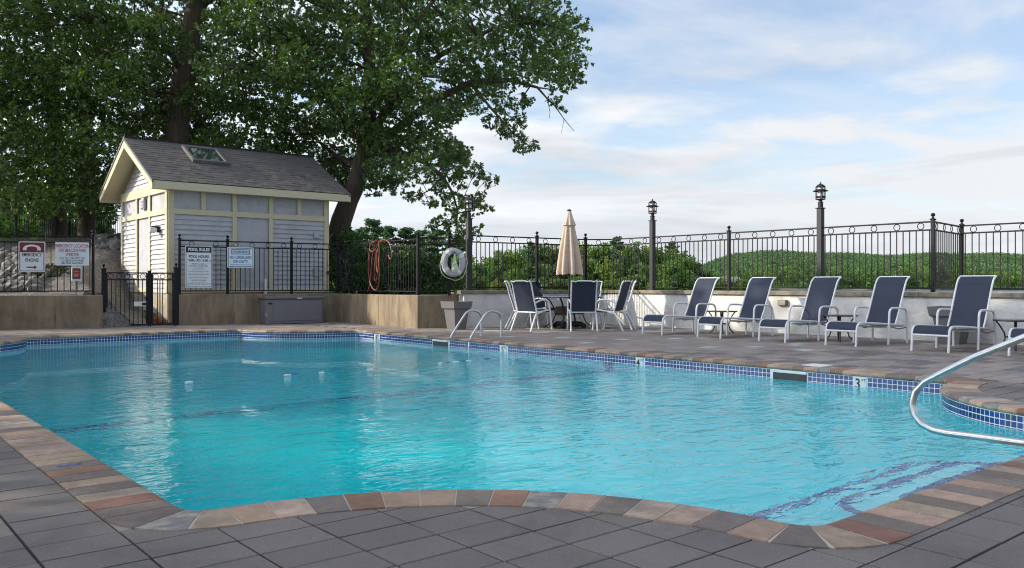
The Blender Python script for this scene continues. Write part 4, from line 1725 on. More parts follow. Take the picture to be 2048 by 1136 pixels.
def build_signs():
    L1 = G(204, 655.7)
    dL = (G(0, 659) - L1).normalized()
    nL = Vector((-dL.y, dL.x, 0))
    if nL.y < 0:
        nL = -nL
    e = L1 + nL * .16
    lineL = (e + dL * 3, e)
    A, B = G(356, 651), G(671, 643.6)
    lineM = (A + Vector((.05, .15, 0)), B + Vector((.15, .15, 0)))
    # emergency phone
    t, w, h = sign_base('emergency_phone_sign', 'white and maroon sign with a handset reading EMERGENCY PHONE and an arrow', 37, 90.5, 483, 544, lineL)
    plate(t, w, h, sign_m)
    plate(t, w * .93, h * .94, maroon_m, 'border', -.002, .025, .003)
    MB().box((0, -.004, -h * .155), (w * .87, .004, h * .60), .002).build('field', sign_m, t)
    mb = MB()
    hs = []
    for k in range(13):
        a = R(180 - 15 * k)
        hs.append((math.cos(a) * w * .33, h * .27 + math.sin(a) * h * .13))
    inner = [(x * .62, h * .27 + (z - h * .27) * .52) for x, z in hs]
    vs = [(x, -.0055, z) for x, z in hs] + [(x, -.0055, z) for x, z in inner]
    n = len(hs)
    mb.add(vs, [(i, i + 1, n + i + 1, n + i) for i in range(n - 1)])
    mb.box((-w * .265, -.005, h * .245), (w * .14, .003, h * .07)).box((w * .265, -.005, h * .245), (w * .14, .003, h * .07))
    mb.build('handset', sign_m, t, fix=False)
    mb = MB()
    text_mesh(mb, 'EMERGENCY', h * .16, 0, h * .015, .003, -.0065, sx=.62)
    text_mesh(mb, 'PHONE', h * .16, 0, -h * .165, .003, -.0065, sx=.72)
    mb.build('lettering', mat('sign_ink', (.05, .012, .03), .5, 0), t, fix=False)
    mb = MB().box((-w * .05, -.0065, -h * .345), (w * .30, .002, h * .042))
    mb.add([(w * .08, -.0075, -h * .345 + h * .065), (w * .08, -.0075, -h * .345 - h * .065), (w * .20, -.0075, -h * .345)], [(0, 1, 2)])
    mb.build('arrow', maroon_m, t, fix=False)
    # emergency location
    t, w, h = sign_base('emergency_location_sign', 'white sign reading EMERGENCY LOCATION 1000 BEACON PARK WEBSTER', 110.5, 178, 484.5, 531, lineL)
    plate(t, w, h, sign_m, r=.006)
    mb = MB()
    for s, z, sx in (('EMERGENCY LOCATION', .275, .60), ('1000 BEACON PARK', .085, .60), ('WEBSTER', -.095, .60)):
        text_mesh(mb, s, h * .20, 0, h * z, .0015, -.002, sx=sx)
    mb.build('red_lettering', red_m, t, fix=False)
    mb = MB()
    for s, z in (('GO TO THE LEFT OF', -.215), ('113 BEACON PARK', -.325), ('BEHIND GAZEBO', -.435)):
        text_mesh(mb, s, h * .115, 0, h * z, .0006, -.002, sx=.92)
    mb.build('black_lettering', black_m, t, fix=False)
    # red call box below it
    t, w, h = sign_base('emergency_call_box', 'small red emergency call box in a white housing below the location sign', 142.5, 163, 533.5, 562.5, lineL, cat='call box')
    MB().box((0, 0, 0), (w, .07, h), .012).build('housing', white_m, t)
    MB().box((w * .04, -.045, .01), (w * .78, .03, h * .72), .008).build('bezel', dark_m, t)
    MB().box((w * .04, -.064, .01), (w * .62, .012, h * .58), .004).build('phone_face', phone_m, t)
    MB().box((w * .04, -.072, .055), (w * .4, .006, .022), .002).box((w * .04, -.072, -.03), (w * .4, .006, .05), .002).build('buttons', mat('phone_label', (.55, .18, .15), .5), t)
    MB().tube([(-.01, .03, -h / 2), (-.01, .03, -.55)], .012, 6).build('conduit', planter_m, t)
    # pool rules
    t, w, h = sign_base('pool_rules_sign', 'tall white POOL RULES sign with a black header and opening hours', 370.5, 424.5, 491.5, 575.5, lineM)
    plate(t, w, h, sign_m, r=.025)
    plate(t, w * .95, h * .965, black_m, 'border', -.002, .02, .003)
    MB().box((0, -.004, -h * .068), (w * .92, .004, h * .81), .002).build('field', sign_m, t)
    mb = MB()
    text_mesh(mb, 'POOL RULES', h * .098, 0, h * .375, .004, -.0066, sx=.88)
    mb.build('header_lettering', sign_m, t, fix=False)
    mb = MB()
    text_mesh(mb, 'POOL HOURS', h * .085, 0, h * .215, .003, -.0066, sx=.85)
    text_mesh(mb, '9:00', h * .078, -w * .29, h * .125, .003, -.0066, sx=.9)
    text_mesh(mb, 'AM', h * .036, -w * .135, h * .125, .0012, -.0066)
    text_mesh(mb, 'TO 11:00', h * .078, w * .12, h * .125, .003, -.0066, sx=.85)
    text_mesh(mb, 'PM', h * .036, w * .40, h * .125, .0012, -.0066)
    for s, z in (('PERSONS UNDER 14', .052), ('MUST BE ACCOMPANIED', .005), ('BY AN ADULT', -.042), ('POOL FOR RESIDENTS AND', -.125), ('AUTHORIZED GUESTS ONLY', -.195), ('NO GLASS IN POOL AREA', -.275), ('NO PETS ALLOWED', -.345), ('NO RUNNING OR ROUGH PLAY', -.425)):
        text_mesh(mb, s, h * .040, 0, h * z, .0003, -.0066, sx=.92)
    for z in (-.066, -.148, -.225, -.300, -.372):
        mb.box((0, -.0066, h * z), (w * .5, .001, .003))
    mb.build('lettering', black_m, t, fix=False)
    # warning
    t, w, h = sign_base('warning_sign', 'white and blue WARNING sign reading NO LIFEGUARD ON DUTY', 454.5, 507.5, 494.5, 535.5, lineM)
    plate(t, w, h, sign_m, r=.025)
    plate(t, w * .94, h * .92, blue_m, 'border', -.002, .02, .003)
    MB().box((0, -.004, 0), (w * .90, .004, h * .86), .002).build('field', sign_m, t)
    MB().box((0, -.0068, h * .275), (w * .70, .002, h * .25)).build('frame', blue_m, t)
    MB().box((0, -.0085, h * .275), (w * .63, .002, h * .17)).build('frame_field', sign_m, t)
    mb = MB()
    text_mesh(mb, 'WARNING', h * .155, 0, h * .222, .003, -.0105, sx=1.0)
    text_mesh(mb, 'NO LIFEGUARD', h * .20, 0, -h * .065, .003, -.0068, sx=.74)
    text_mesh(mb, 'ON DUTY', h * .20, 0, -h * .265, .003, -.0068, sx=.78)
    text_mesh(mb, 'SWIM AT YOUR OWN RISK', h * .05, 0, -h * .37, .0006, -.0068, sx=1.2) if False else mb.box((0, -.0068, -h * .355), (w * .8, .001, h * .02))
    mb.build('lettering', blue_m, t, fix=False)


build_signs()


# ------------------------------------------------------------------ things on the deck
def build_bench():
    t = thing('storage_bench', 'grey resin storage bench against the concrete wall', 'storage box', (9.42, 19.95, 0), R(-6))
    w, d, h = 1.45, .62, .62
    MB().box((0, 0, h / 2), (w, d, h), .02).build('body', bin_m, t)
    MB().box((0, 0, h + .035), (w + .05, d + .05, .07), .018).build('lid', planter_m, t)
    pm = MB().box((0, 0, 0), (w - .22, .016, h - .16), .006).mesh('front_panel', bin_m)
    link('front_panel', pm, t, (.05, -d / 2 - .006, h / 2))
    MB().box((-w / 2 + .08, -d / 2 - .006, h - .10), (.10, .03, .04), .006).build('handle', black_m, t)
    MB().box((.1, -d / 2 - .03, h + .02), (.12, .02, .03), .004).build('latch', white_m, t)


build_bench()


def build_planters():
    t = thing('square_planter', 'tall empty grey square planter in front of the white wall by the ladder', 'planter', (10.97, 14.98, 0), 0, 'tapered grey planters')
    prof = [(.145, 0), (.195, .43), (.20, .44), (.235, .47), (.255, .62)]
    mb = MB()
    vs, fs = [], []
    for r, z in prof + [(.225, .62), (.20, .50)]:
        vs += [(-r, -r, z), (r, -r, z), (r, r, z), (-r, r, z)]
    k = len(prof) + 2
    for i in range(k - 1):
        for q in range(4):
            fs.append((i * 4 + q, i * 4 + (q + 1) % 4, (i + 1) * 4 + (q + 1) % 4, (i + 1) * 4 + q))
    fs += [(3, 2, 1, 0), tuple((k - 1) * 4 + q for q in range(4))]
    MB().add(vs[:12], fs[:8] + [(3, 2, 1, 0)]).build('pot', planter_m, t, fix=False)
    MB().add(vs[8:], [tuple(i - 8 for i in f) for f in fs[8:-2]] + [tuple((k - 3) * 4 + q for q in range(4))]).build('rim', planter_m, t, fix=False)
    clone(t, 'dark grey square planter hidden behind the fifth lounger from the table', (14.72, 6.05, 0), R(2), scale=(1.15, 1.15, 1.0))


build_planters()


def strip(mb, path, y0, y1, th=.006):
    """sling of a given width along a side profile in xz"""
    P = [Vector((x, 0, z)) for x, z in path]
    n = len(P)
    vs = []
    for i, p in enumerate(P):
        t = (P[min(i + 1, n - 1)] - P[max(i - 1, 0)]).normalized()
        nn = Vector((-t.z, 0, t.x))
        for y, s in ((y0, 0), (y1, 0), (y1, -th), (y0, -th)):
            q = p + nn * s
            vs.append((q.x, y, q.z))
    fs = []
    for i in range(n - 1):
        for k in range(4):
            fs.append((i * 4 + k, i * 4 + (k + 1) % 4, (i + 1) * 4 + (k + 1) % 4, (i + 1) * 4 + k))
    fs += [(0, 1, 2, 3), tuple((n - 1) * 4 + k for k in (3, 2, 1, 0))]
    mb.add(vs, fs, True)
    return mb


def spline(pts, n=6):
    out = []
    P = [Vector((p[0], 0, p[1])) for p in pts]
    for i in range(len(P) - 1):
        p0, p1, p2, p3 = P[max(i - 1, 0)], P[i], P[i + 1], P[min(i + 2, len(P) - 1)]
        for k in range(n):
            t = k / n
            q = .5 * ((2 * p1) + (p2 - p0) * t + (2 * p0 - 5 * p1 + 4 * p2 - p3) * t * t + (3 * p1 - p0 - 3 * p2 + p3) * t ** 3)
            out.append((q.x, q.z))
    out.append((P[-1].x, P[-1].z))
    return out


def build_loungers():
    hw = .262
    seat = spline([(.005, .265), (.03, .33), (.10, .375), (.30, .375), (.75, .345), (1.22, .315)], 5)
    back = spline([(1.20, .325), (1.295, .50), (1.43, .80), (1.525, 1.00), (1.59, 1.085), (1.665, 1.125)], 5)
    root = None
    spots = [(12.78, 10.93, -5, 'navy sling lounger nearest the dining table'),
             (12.80, 9.58, -3, 'second navy lounger from the dining table, side table at its back'),
             (12.72, 8.20, -3.5, 'third navy lounger from the dining table, below the tall lamp post'),
             (12.78, 6.98, -3, 'fourth navy lounger from the dining table, right of a side table'),
             (12.66, 5.52, -1, 'fifth navy lounger from the dining table, in front of the grey planter'),
             (12.74, 4.22, -1.5, 'navy lounger cut off by the right edge behind the handrail')]
    for u, v, a, lab in spots:
        if root:
            clone(root, lab, (u, v, .0), R(a))
            continue
        root = thing('pool_lounger', lab, 'lounger', (u, v, 0), R(a), 'loungers along the white wall')
        for s in (-1, 1):
            y = s * (hw + .005)
            rail = arc_path([(.0, y, 0), (.035, y, .375), (.4, y, .368), (1.24, y, .315), (1.46, y, .30)], [.11, .2, .1], 6)
            MB().tube(rail, .018, 8).build('side_rail', wframe_m, root)
            bp = [(x, y, z) for x, z in back]
            MB().tube(bp, .0155, 8).build('back_upright', wframe_m, root)
            ya = s * (hw + .046)
            arm = arc_path([(.90, ya, 0), (.94, ya, .60), (1.16, ya, .60), (1.50, ya, .585), (1.50, ya, 0)], [.16, .1, .13], 6)
            MB().tube(arm, .0185, 8).build('armrest', wframe_m, root)
            MB().tube([(1.0, ya * .98, .29), (1.25, ya * .98, .245), (1.48, ya * .98, .27)], .01, 6).build('recline_bar', planter_m, root)
        for x, z in ((.018, .245), (.92, .285), (1.42, .29)):
            MB().tube([(x, -hw, z), (x, hw, z)], .016, 8).build('cross_bar', wframe_m, root)
        MB().tube([(back[-1][0], -hw, back[-1][1]), (back[-1][0], hw, back[-1][1])], .013, 8).build('top_bar', wframe_m, root)
        strip(MB(), seat, -hw + .012, hw - .012).build('seat_sling', sling_m, root)
        strip(MB(), back, -hw + .012, hw - .012).build('back_sling', sling_m, root)
        m = strip(MB(), back[15:18], -hw + .012, hw - .012, .010).build('sling_seam', sling_m, root)
        m.location = (-.004, 0, .003)


build_loungers()


def build_side_tables():
    root = None
    for u, v, r, lab in ((14.08, 10.22, .30, 'small round side table between the first two loungers'),
                         (13.80, 7.56, .30, 'small round side table between the third and fourth loungers'),
                         (13.98, 4.83, .30, 'small round side table right of the fifth lounger')):
        if root:
            clone(root, lab, (u, v, 0), rnd.uniform(0, 1))
            continue
        root = thing('side_table', lab, 'side table', (u, v, 0), .4, 'side tables between the loungers')
        MB().lathe([(.29, .445), (.30, .45), (.30, .462), (.29, .467)], 28).build('table_top', tabletop_m, root)
        MB().tube([(math.cos(a * math.pi / 14) * .295, math.sin(a * math.pi / 14) * .295, .45) for a in range(28)], .012, 6, closed=True).build('rim', dark_m, root)
        for k in range(4):
            a = k * math.pi / 2 + .3
            c, s = math.cos(a), math.sin(a)
            path = [(c * q, s * q, z) for q, z in ((.26, .445), (.20, .36), (.145, .26), (.135, .18), (.16, .09), (.235, .012))]
            MB().tube(path, .017, 7, flat=.7).build('leg', dark_m, root)
        MB().tube([(math.cos(a * math.pi / 10) * .135, math.sin(a * math.pi / 10) * .135, .20) for a in range(20)], .009, 6, closed=True).build('stretcher', dark_m, root)


build_side_tables()

TBL = uvz(1.30, 19.1)


def build_dining():
    t = thing('patio_table', 'round dark patio table with curved legs under the closed umbrella', 'patio table', (TBL.x, TBL.y, 0))
    MB().lathe([(.74, .70), (.76, .705), (.76, .718), (.74, .724)], 40).build('table_top', tabletop_m, t)
    MB().tube([(math.cos(a * math.pi / 20) * .755, math.sin(a * math.pi / 20) * .755, .705) for a in range(40)], .016, 6, closed=True).build('rim', dark_m, t)
    for k in range(4):
        a = k * math.pi / 2 + .45
        c, s = math.cos(a), math.sin(a)
        path = [(c * q, s * q, z) for q, z in ((.58, .70), (.46, .60), (.36, .44), (.33, .30), (.40, .14), (.60, .012))]
        MB().tube(path, .022, 8, flat=.6).build('leg', dark_m, t)
    ax = Vector((CO, -SI, 0))
    MB().box((0, 0, 0), (.30, .20, .20), .01).build('woven_drum', wicker_m, t, loc=tuple(uvz(-.16, -.05, .39)), rot=(0, 0, -YAW))
    MB().tube([(math.cos(a * math.pi / 12) * .34, math.sin(a * math.pi / 12) * .34, .33) for a in range(24)], .010, 6, closed=True).build('stretcher', dark_m, t)
    # umbrella
    u = thing('patio_umbrella', 'closed beige patio umbrella standing through the round table', 'umbrella', (TBL.x, TBL.y, 0))
    MB().tube([(0, 0, .05), (0, 0, 2.62)], .022, 12).build('pole', dark_m, u)

    def folded(prof, n, amp, ph=0.0):
        vs, fs = [], []
        k = 64
        for r, z, am in prof:
            for q in range(k):
                a = q * 2 * math.pi / k
                wv = abs(math.sin(a * n / 2 + ph + .25 * math.sin(a * 2)))
                rr = r * (1 - am * (1 - wv) - .08 * am * math.sin(a * 3 + 1))
                dz = -.05 * am * wv * (1 if z < 1.4 else 0)
                vs.append((rr * math.cos(a), rr * math.sin(a), z + dz))
        for i in range(len(prof) - 1):
            for q in range(k):
                fs.append((i * k + q, i * k + (q + 1) % k, (i + 1) * k + (q + 1) % k, (i + 1) * k + q))
        return MB().add(vs, fs, True)
    folded([(.325, 1.24, .62), (.32, 1.30, .55), (.29, 1.50, .46), (.24, 1.80, .40), (.175, 2.10, .34), (.125, 2.34, .26), (.085, 2.52, .15)], 8, .4).build('canopy', umb_m, u, angle=180)
    folded([(.165, 2.33, .30), (.150, 2.37, .28), (.105, 2.48, .2), (.062, 2.60, .1), (.045, 2.66, .05), (.01, 2.675, 0)], 8, .3, .4).build('vent_flap', umb_m, u, angle=180)
    MB().lathe([(.05, 2.655), (.055, 2.668), (.04, 2.688), (.012, 2.70)], 12).build('finial', dark_m, u)
    ribs = MB()
    for k in range(8):
        a = k * math.pi / 4 + .2
        ribs.tube([(.03 * math.cos(a), .03 * math.sin(a), 1.55), (.11 * math.cos(a), .11 * math.sin(a), 1.215)], .007, 5)
    ribs.build('rib_ends', dark_m, u)
    b = thing('umbrella_base', 'heavy black wheeled umbrella base on the deck under the table', 'umbrella base', (TBL.x, TBL.y, 0))
    MB().box((0, 0, .10), (.52, .52, .10), .03, -YAW + .3).build('weight', black_m, b)
    MB().lathe([(.05, .14), (.045, .30), (.032, .34)], 14).build('socket', dark_m, b)
    wm = MB().lathe([(.02, -.025), (.055, -.022), (.06, 0), (.055, .022), (.02, .025)], 14).mesh('wheel', black_m)
    for sx in (-1, 1):
        for sy in (-1, 1):
            m = Matrix.Rotation(-YAW + .3, 3, 'Z') @ Vector((sx * .25, sy * .25, .06))
            link('wheel', wm, b, tuple(m), (R(90), 0, -YAW + .3))
    # chairs: local +x is the way the sitter faces
    hw = .265
    seat = spline([(.245, .385), (.235, .425), (.17, .437), (-.02, .415), (-.20, .405)], 4)
    back = spline([(-.19, .42), (-.24, .58), (-.31, .80), (-.36, .98), (-.41, 1.065)], 4)
    spots = [(.27, 18.85, 6, 'leftmost dining chair, turned side-on to the round table'),
             (.45, 18.05, 48, 'dining chair at the left front of the table, its back to the pool'),
             (.80, 19.9, -40, 'dining chair behind the left front one, by the white wall'),
             (1.50, 17.98, 92, 'dining chair at the front of the table, its back square to the pool'),
             (1.74, 20.0, 240, 'dining chair behind the table facing the pool'),
             (2.14, 18.3, 152, 'dining chair right of the table seen from its side'),
             (2.36, 18.85, 174, 'rightmost dining chair, tucked behind another against the lit wall')]
    root = None
    for X, Z, a, lab in spots:
        p = uvz(X, Z)
        rz = R(a) - YAW
        if root:
            clone(root, lab, (p.x, p.y, 0), rz)
            continue
        root = thing('dining_chair', lab, 'chair', (p.x, p.y, 0), rz, 'sling chairs round the patio table')
        for s in (-1, 1):
            y = s * hw
            arm = arc_path([(.30, y * 1.06, 0), (.20, y * 1.06, .66), (-.05, y * 1.06, .665), (-.245, y * 1.03, .60)], [.17, .12], 6)
            MB().tube(arm, .0195, 8).build('front_leg_and_arm', wframe_m, root)
            MB().tube([(-.05, y * 1.03, .405), (-.22, y * 1.03, .36), (-.40, y * 1.05, 0)], .019, 8).build('rear_leg', wframe_m, root)
            MB().tube([(x, y, z) for x, z in back], .0165, 8).build('back_upright', wframe_m, root)
            MB().tube([(x, y, z) for x, z in seat], .0165, 8).build('seat_rail', wframe_m, root)
        MB().tube([(seat[-1][0], -hw, .40), (seat[-1][0], hw, .40)], .014, 8).build('cross_bar', wframe_m, root)
        MB().tube([(.22, -hw, .385), (.22, hw, .385)], .014, 8).build('cross_bar', wframe_m, root)
        tx, tz = back[-1]
        MB().tube([(tx, -hw, tz), (tx + .006, -hw * .72, tz - .02), (tx + .01, -hw * .5, tz - .002), (tx + .01, hw * .5, tz - .002), (tx + .006, hw * .72, tz - .02), (tx, hw, tz)], .013, 8).build('top_bar', wframe_m, root)
        strip(MB(), seat, -hw + .012, hw - .012).build('seat_sling', sling_m, root)
        strip(MB(), back[:-1], -hw + .012, hw - .012).build('back_sling', sling_m, root)


build_dining()


# ------------------------------------------------------------------ hose and life ring on the fence
def build_hangings():
    B, Cc = G(671, 643.6), G(835, 656.8)
    b = B + Vector((.15, .15, 0))
    c = Cc + Vector((.12, .16, 0))
    d = (c - b).normalized()
    n = Vector((d.y, -d.x, 0))
    n = n if n.dot(Vector((-SI, -CO, 0))) > 0 else -n

    def on(px, py, off=.06):
        o = b + n * off
        r = uvz((px - 1024) / FPX, 1.0)
        k = (o.x * n.x + o.y * n.y) / (r.x * n.x + r.y * n.y)
        return Vector((r.x * k, r.y * k, HC - (py - 568) / FPX * k))

    def smoothp(pts, m=6):
        P = [on(*p) for p in pts]
        out = []
        for i in range(len(P) - 1):
            p0, p1, p2, p3 = P[max(i - 1, 0)], P[i], P[i + 1], P[min(i + 2, len(P) - 1)]
            for k in range(m):
                t = k / m
                out.append(.5 * ((2 * p1) + (p2 - p0) * t + (2 * p0 - 5 * p1 + 4 * p2 - p3) * t * t + (3 * p1 - p0 - 3 * p2 + p3) * t ** 3))
        out.append(P[-1])
        return out
    t = thing('garden_hose', 'coiled orange garden hose slung over the iron fence post', 'hose', (0, 0, 0))
    loops = [[(754, 483, .09), (742, 486, .10), (738, 510, .10), (737, 545, .10), (742, 570, .11), (750, 580, .12), (757, 570, .12), (759, 545, .12), (757, 515, .11), (755, 490, .10)],
             [(755, 480, .07), (747, 500, .08), (743, 530, .08), (741, 560, .09), (738, 575, .10), (735, 584, .10)],
             [(752, 481, .13), (743, 488, .13), (739, 497, .13), (744, 503, .13), (752, 498, .13), (757, 488, .12), (764, 481, .11)],
             [(756, 484, .06), (758, 510, .06), (757, 530, .07), (755, 550, .07), (752, 562, .08), (749, 555, .08), (750, 530, .08), (753, 500, .08)],
             [(757, 482, .15), (759, 500, .15), (758, 525, .15), (756, 545, .15), (753, 530, .14), (754, 500, .14)],
             [(757, 484, .1), (766, 480, .1), (775, 482, .1), (781, 492, .1), (784, 507, .1), (783, 516, .1), (780, 518, .1), (777, 510, .1)]]
    for lp in loops:
        MB().tube(smoothp(lp), .014, 8).build('hose_coil', hose_m, t)
    MB().box(tuple(on(755, 484, .05)), (.08, .12, .03), .005).build('hook', iron_m, t)
    # life ring
    c = D(907, 525, 18.55)
    t = thing('life_ring', 'weathered grey life ring with rope hung on the fence by the lamp post', 'life ring', (c.x, c.y, c.z), -YAW + R(14))
    rw, rr = .19, .085
    seg = 40
    vs, fs = [], []
    mb = MB()
    mb.tube([(math.cos(a * 2 * math.pi / seg) * .205, 0, math.sin(a * 2 * math.pi / seg) * .255) for a in range(seg)], .066, 14, closed=True, flat=1.0).build('ring_body', ring_m, t)
    for k in range(4):
        a = R(35 + 90 * k)
        mb = MB()
        p = [(math.cos(a + q) * .205, 0, math.sin(a + q) * .255) for q in (-.17, -.06, .06, .17)]
        mb.tube(p, .0685, 14).build('band', band_m, t)
    gr = []
    for k in range(49):
        a = k * 2 * math.pi / 48
        rr = 1.0 + .10 * abs(math.sin(a * 2 + .6))
        gr.append((math.cos(a) * .285 * rr, -.03, math.sin(a) * .335 * rr - .035))
    MB().tube(gr, .007, 6).build('grab_rope', rope_m, t)
    cr = MB()
    for k in range(9):
        w = .016 * (k - 4)
        cr.tube([(0.01 + w * .12, -.075, .20), (.01 + w * .25, -.085, .05), (.01 + w * .9, -.09, -.07), (.01 + w, -.095 - .01 * (k % 3), -.15), (.01 + w * .6, -.09, -.20)], .010, 6)
    cr.tube([(-.045, -.10, -.02), (.0, -.115, -.03), (.05, -.10, -.02)], .010, 6)
    cr.build('rope_coil', rope_m, t)
    MB().tube([(0, .05, .24), (0, -.09, .225), (0, -.09, .19)], .012, 6).build('hook', iron_m, t)


build_hangings()


# ------------------------------------------------------------------ rocks, grass and leaf litter on the bank
def build_bank():
    g = random.Random(3)
    shapes = []
    for k in range(6):
        bm = bmesh.new()
        bmesh.ops.create_icosphere(bm, subdivisions=1, radius=1)
        for v in bm.verts:
            v.co = v.co * g.uniform(.62, 1.2)
            v.co.z *= .7
        me = bpy.data.meshes.new('rock')
        bm.to_mesh(me)
        bm.free()
        me.materials.append(rock_m)
        shapes.append(me)

    def rocks(n, box, r, lab, grp):
        k = 0
        tries = 0
        placed = []
        while k < n and tries < 4000:
            tries += 1
            px, Z = g.uniform(box[0], box[1]), g.uniform(box[2], box[3])
            X = (px - 1024) / FPX * Z
            rr = g.uniform(*r)
            if any(math.hypot(X - a, Z - b) < (rr + c) * .72 for a, b, c in placed):
                continue
            placed.append((X, Z, rr))
            z = ground_h(X, Z)
            p = uvz(X, Z, z + rr * .25)
            o = link('rock', g.choice(shapes), None, p, (g.uniform(-.4, .4), g.uniform(-.4, .4), g.uniform(0, 6)))
            o.scale = (rr, rr * g.uniform(.7, 1), rr * g.uniform(.7, 1.1))
            tag(o, lab, 'rock', grp)
            k += 1
    rocks(110, (-30, 78, 19.4, 24.5), (.08, .23), 'pale grey rock in the pile behind the left iron fence', 'rocks piled on the bank at the left edge')
    rocks(40, (196, 236, 24.5, 28.0), (.10, .24), 'grey rock on the bank between the left fence and the shed', 'rocks on the bank beside the shed')
    # timber edging that divides stones and gravel
    a, b = D(60, 590, 19.4), D(105, 548, 21.6)
    a.z, b.z = ground_h(*[CO * a.x - SI * a.y, SI * a.x + CO * a.y]) + .05, ground_h(*[CO * b.x - SI * b.y, SI * b.x + CO * b.y]) + .05
    o = MB().tube([a, (a + b) / 2, b], .07, 6).build('timber_edging', bark_m)
    tag(o, 'dark timber edging between the rock pile and the gravel', 'edging')
    # grass tufts
    cs = []
    for k in range(26):
        px = g.uniform(70, 135)
        Z = g.uniform(20.8, 21.8) + (px - 70) * .004
        X = (px - 1024) / FPX * Z
        cs.append(tuple(uvz(X, Z, ground_h(X, Z) + .03)))
    o = link('grass', leaf_cloud('grass', MATS['dry_grass'], cs, [.10] * len(cs), 8, 4, .09, .5, 8, droop=-.6))
    o['kind'] = 'stuff'
    # fallen leaves along the foundation
    cs = []
    for k in range(70):
        f = g.random()
        X, Z = -8.65 - 1.0 * f + g.uniform(-.2, .2), 20.6 + 2.0 * f + g.uniform(-.2, .2)
        cs.append(tuple(uvz(X, Z, max(ground_h(X, Z), 0) + .03)))
    o = link('fallen_leaves', leaf_cloud('fallen_leaves', litter_m, cs, [.12] * len(cs), 5, 2, .10, .15, 9))
    o['kind'] = 'stuff'


build_bank()


# ------------------------------------------------------------------ the big oaks
def inside(poly, x, y):
    r = False
    n = len(poly)
    j = n - 1
    for i in range(n):
        xi, yi = poly[i]
        xj, yj = poly[j]
        if (yi > y) != (yj > y) and x < (xj - xi) * (y - yi) / (yj - yi) + xi:
            r = not r
        j = i
    return r


def oak(label, trunk, limbs, clumps, seed, leaf=.15, tufts=30, nleaf=9, radius=(.30, .09), cat='tree', loc=None, name='oak_tree'):
    """trunk and limbs are lists of (point, radius); clumps are (centre, r)"""
    base = trunk[0][0]
    t = thing(name, label, cat, tuple(base))
    o = Vector(base)
    tb = MB().tube([p - o for p, r in trunk], [r for p, r in trunk], 14)
    tb.build('trunk', bark_m, t, angle=80)
    nodes = []
    br = MB()
    for lm in limbs:
        br.tube([p - o for p, r in lm], [r for p, r in lm], 9)
        for (p, r), (q, s) in zip(lm, lm[1:]):
            for k in range(4):
                f = k / 4
                nodes.append((p.lerp(q, f), r * (1 - f) + s * f))
    for (p, r), (q, s) in zip(trunk[len(trunk) // 2:], trunk[len(trunk) // 2 + 1:]):
        for k in range(3):
            nodes.append((p.lerp(q, k / 3), r))
    g = random.Random(seed)
    for c, r in clumps:
        best = min(nodes, key=lambda nd: (nd[0] - c).length + max(0, nd[0].z - c.z) * .3)
        p = best[0]
        dist = (c - p).length
        if dist > 6:
            continue
        mid = (p + c) / 2 + Vector((g.uniform(-.2, .2), g.uniform(-.2, .2), g.uniform(-.1, .25))) * dist * .4
        r0 = min(best[1] * .6, .02 + .012 * dist)
        br.tube([p - o, mid - o, c - o], [r0, r0 * .7, .010], 5)
        for k in range(4):
            e = c + Vector((g.gauss(0, 1), g.gauss(0, 1), g.gauss(0, .6))).normalized() * r * .9
            s = mid.lerp(c, g.random())
            br.tube([s - o, s.lerp(e, .5) - o + Vector((0, 0, .06)), e - o], [.011, .008, .004], 4)
    br.build('limb', bark_m, t, angle=80)
    cs = [tuple(c - o) for c, r in clumps]
    me = leaf_cloud('crown', leaf_m, cs, [r for c, r in clumps], [max(4, int(tufts * (r / .85) ** 2 * (.42 if c.z > 10.6 else 1))) for c, r in clumps], nleaf, leaf, .72, seed)
    link('crown', me, t)
    return t


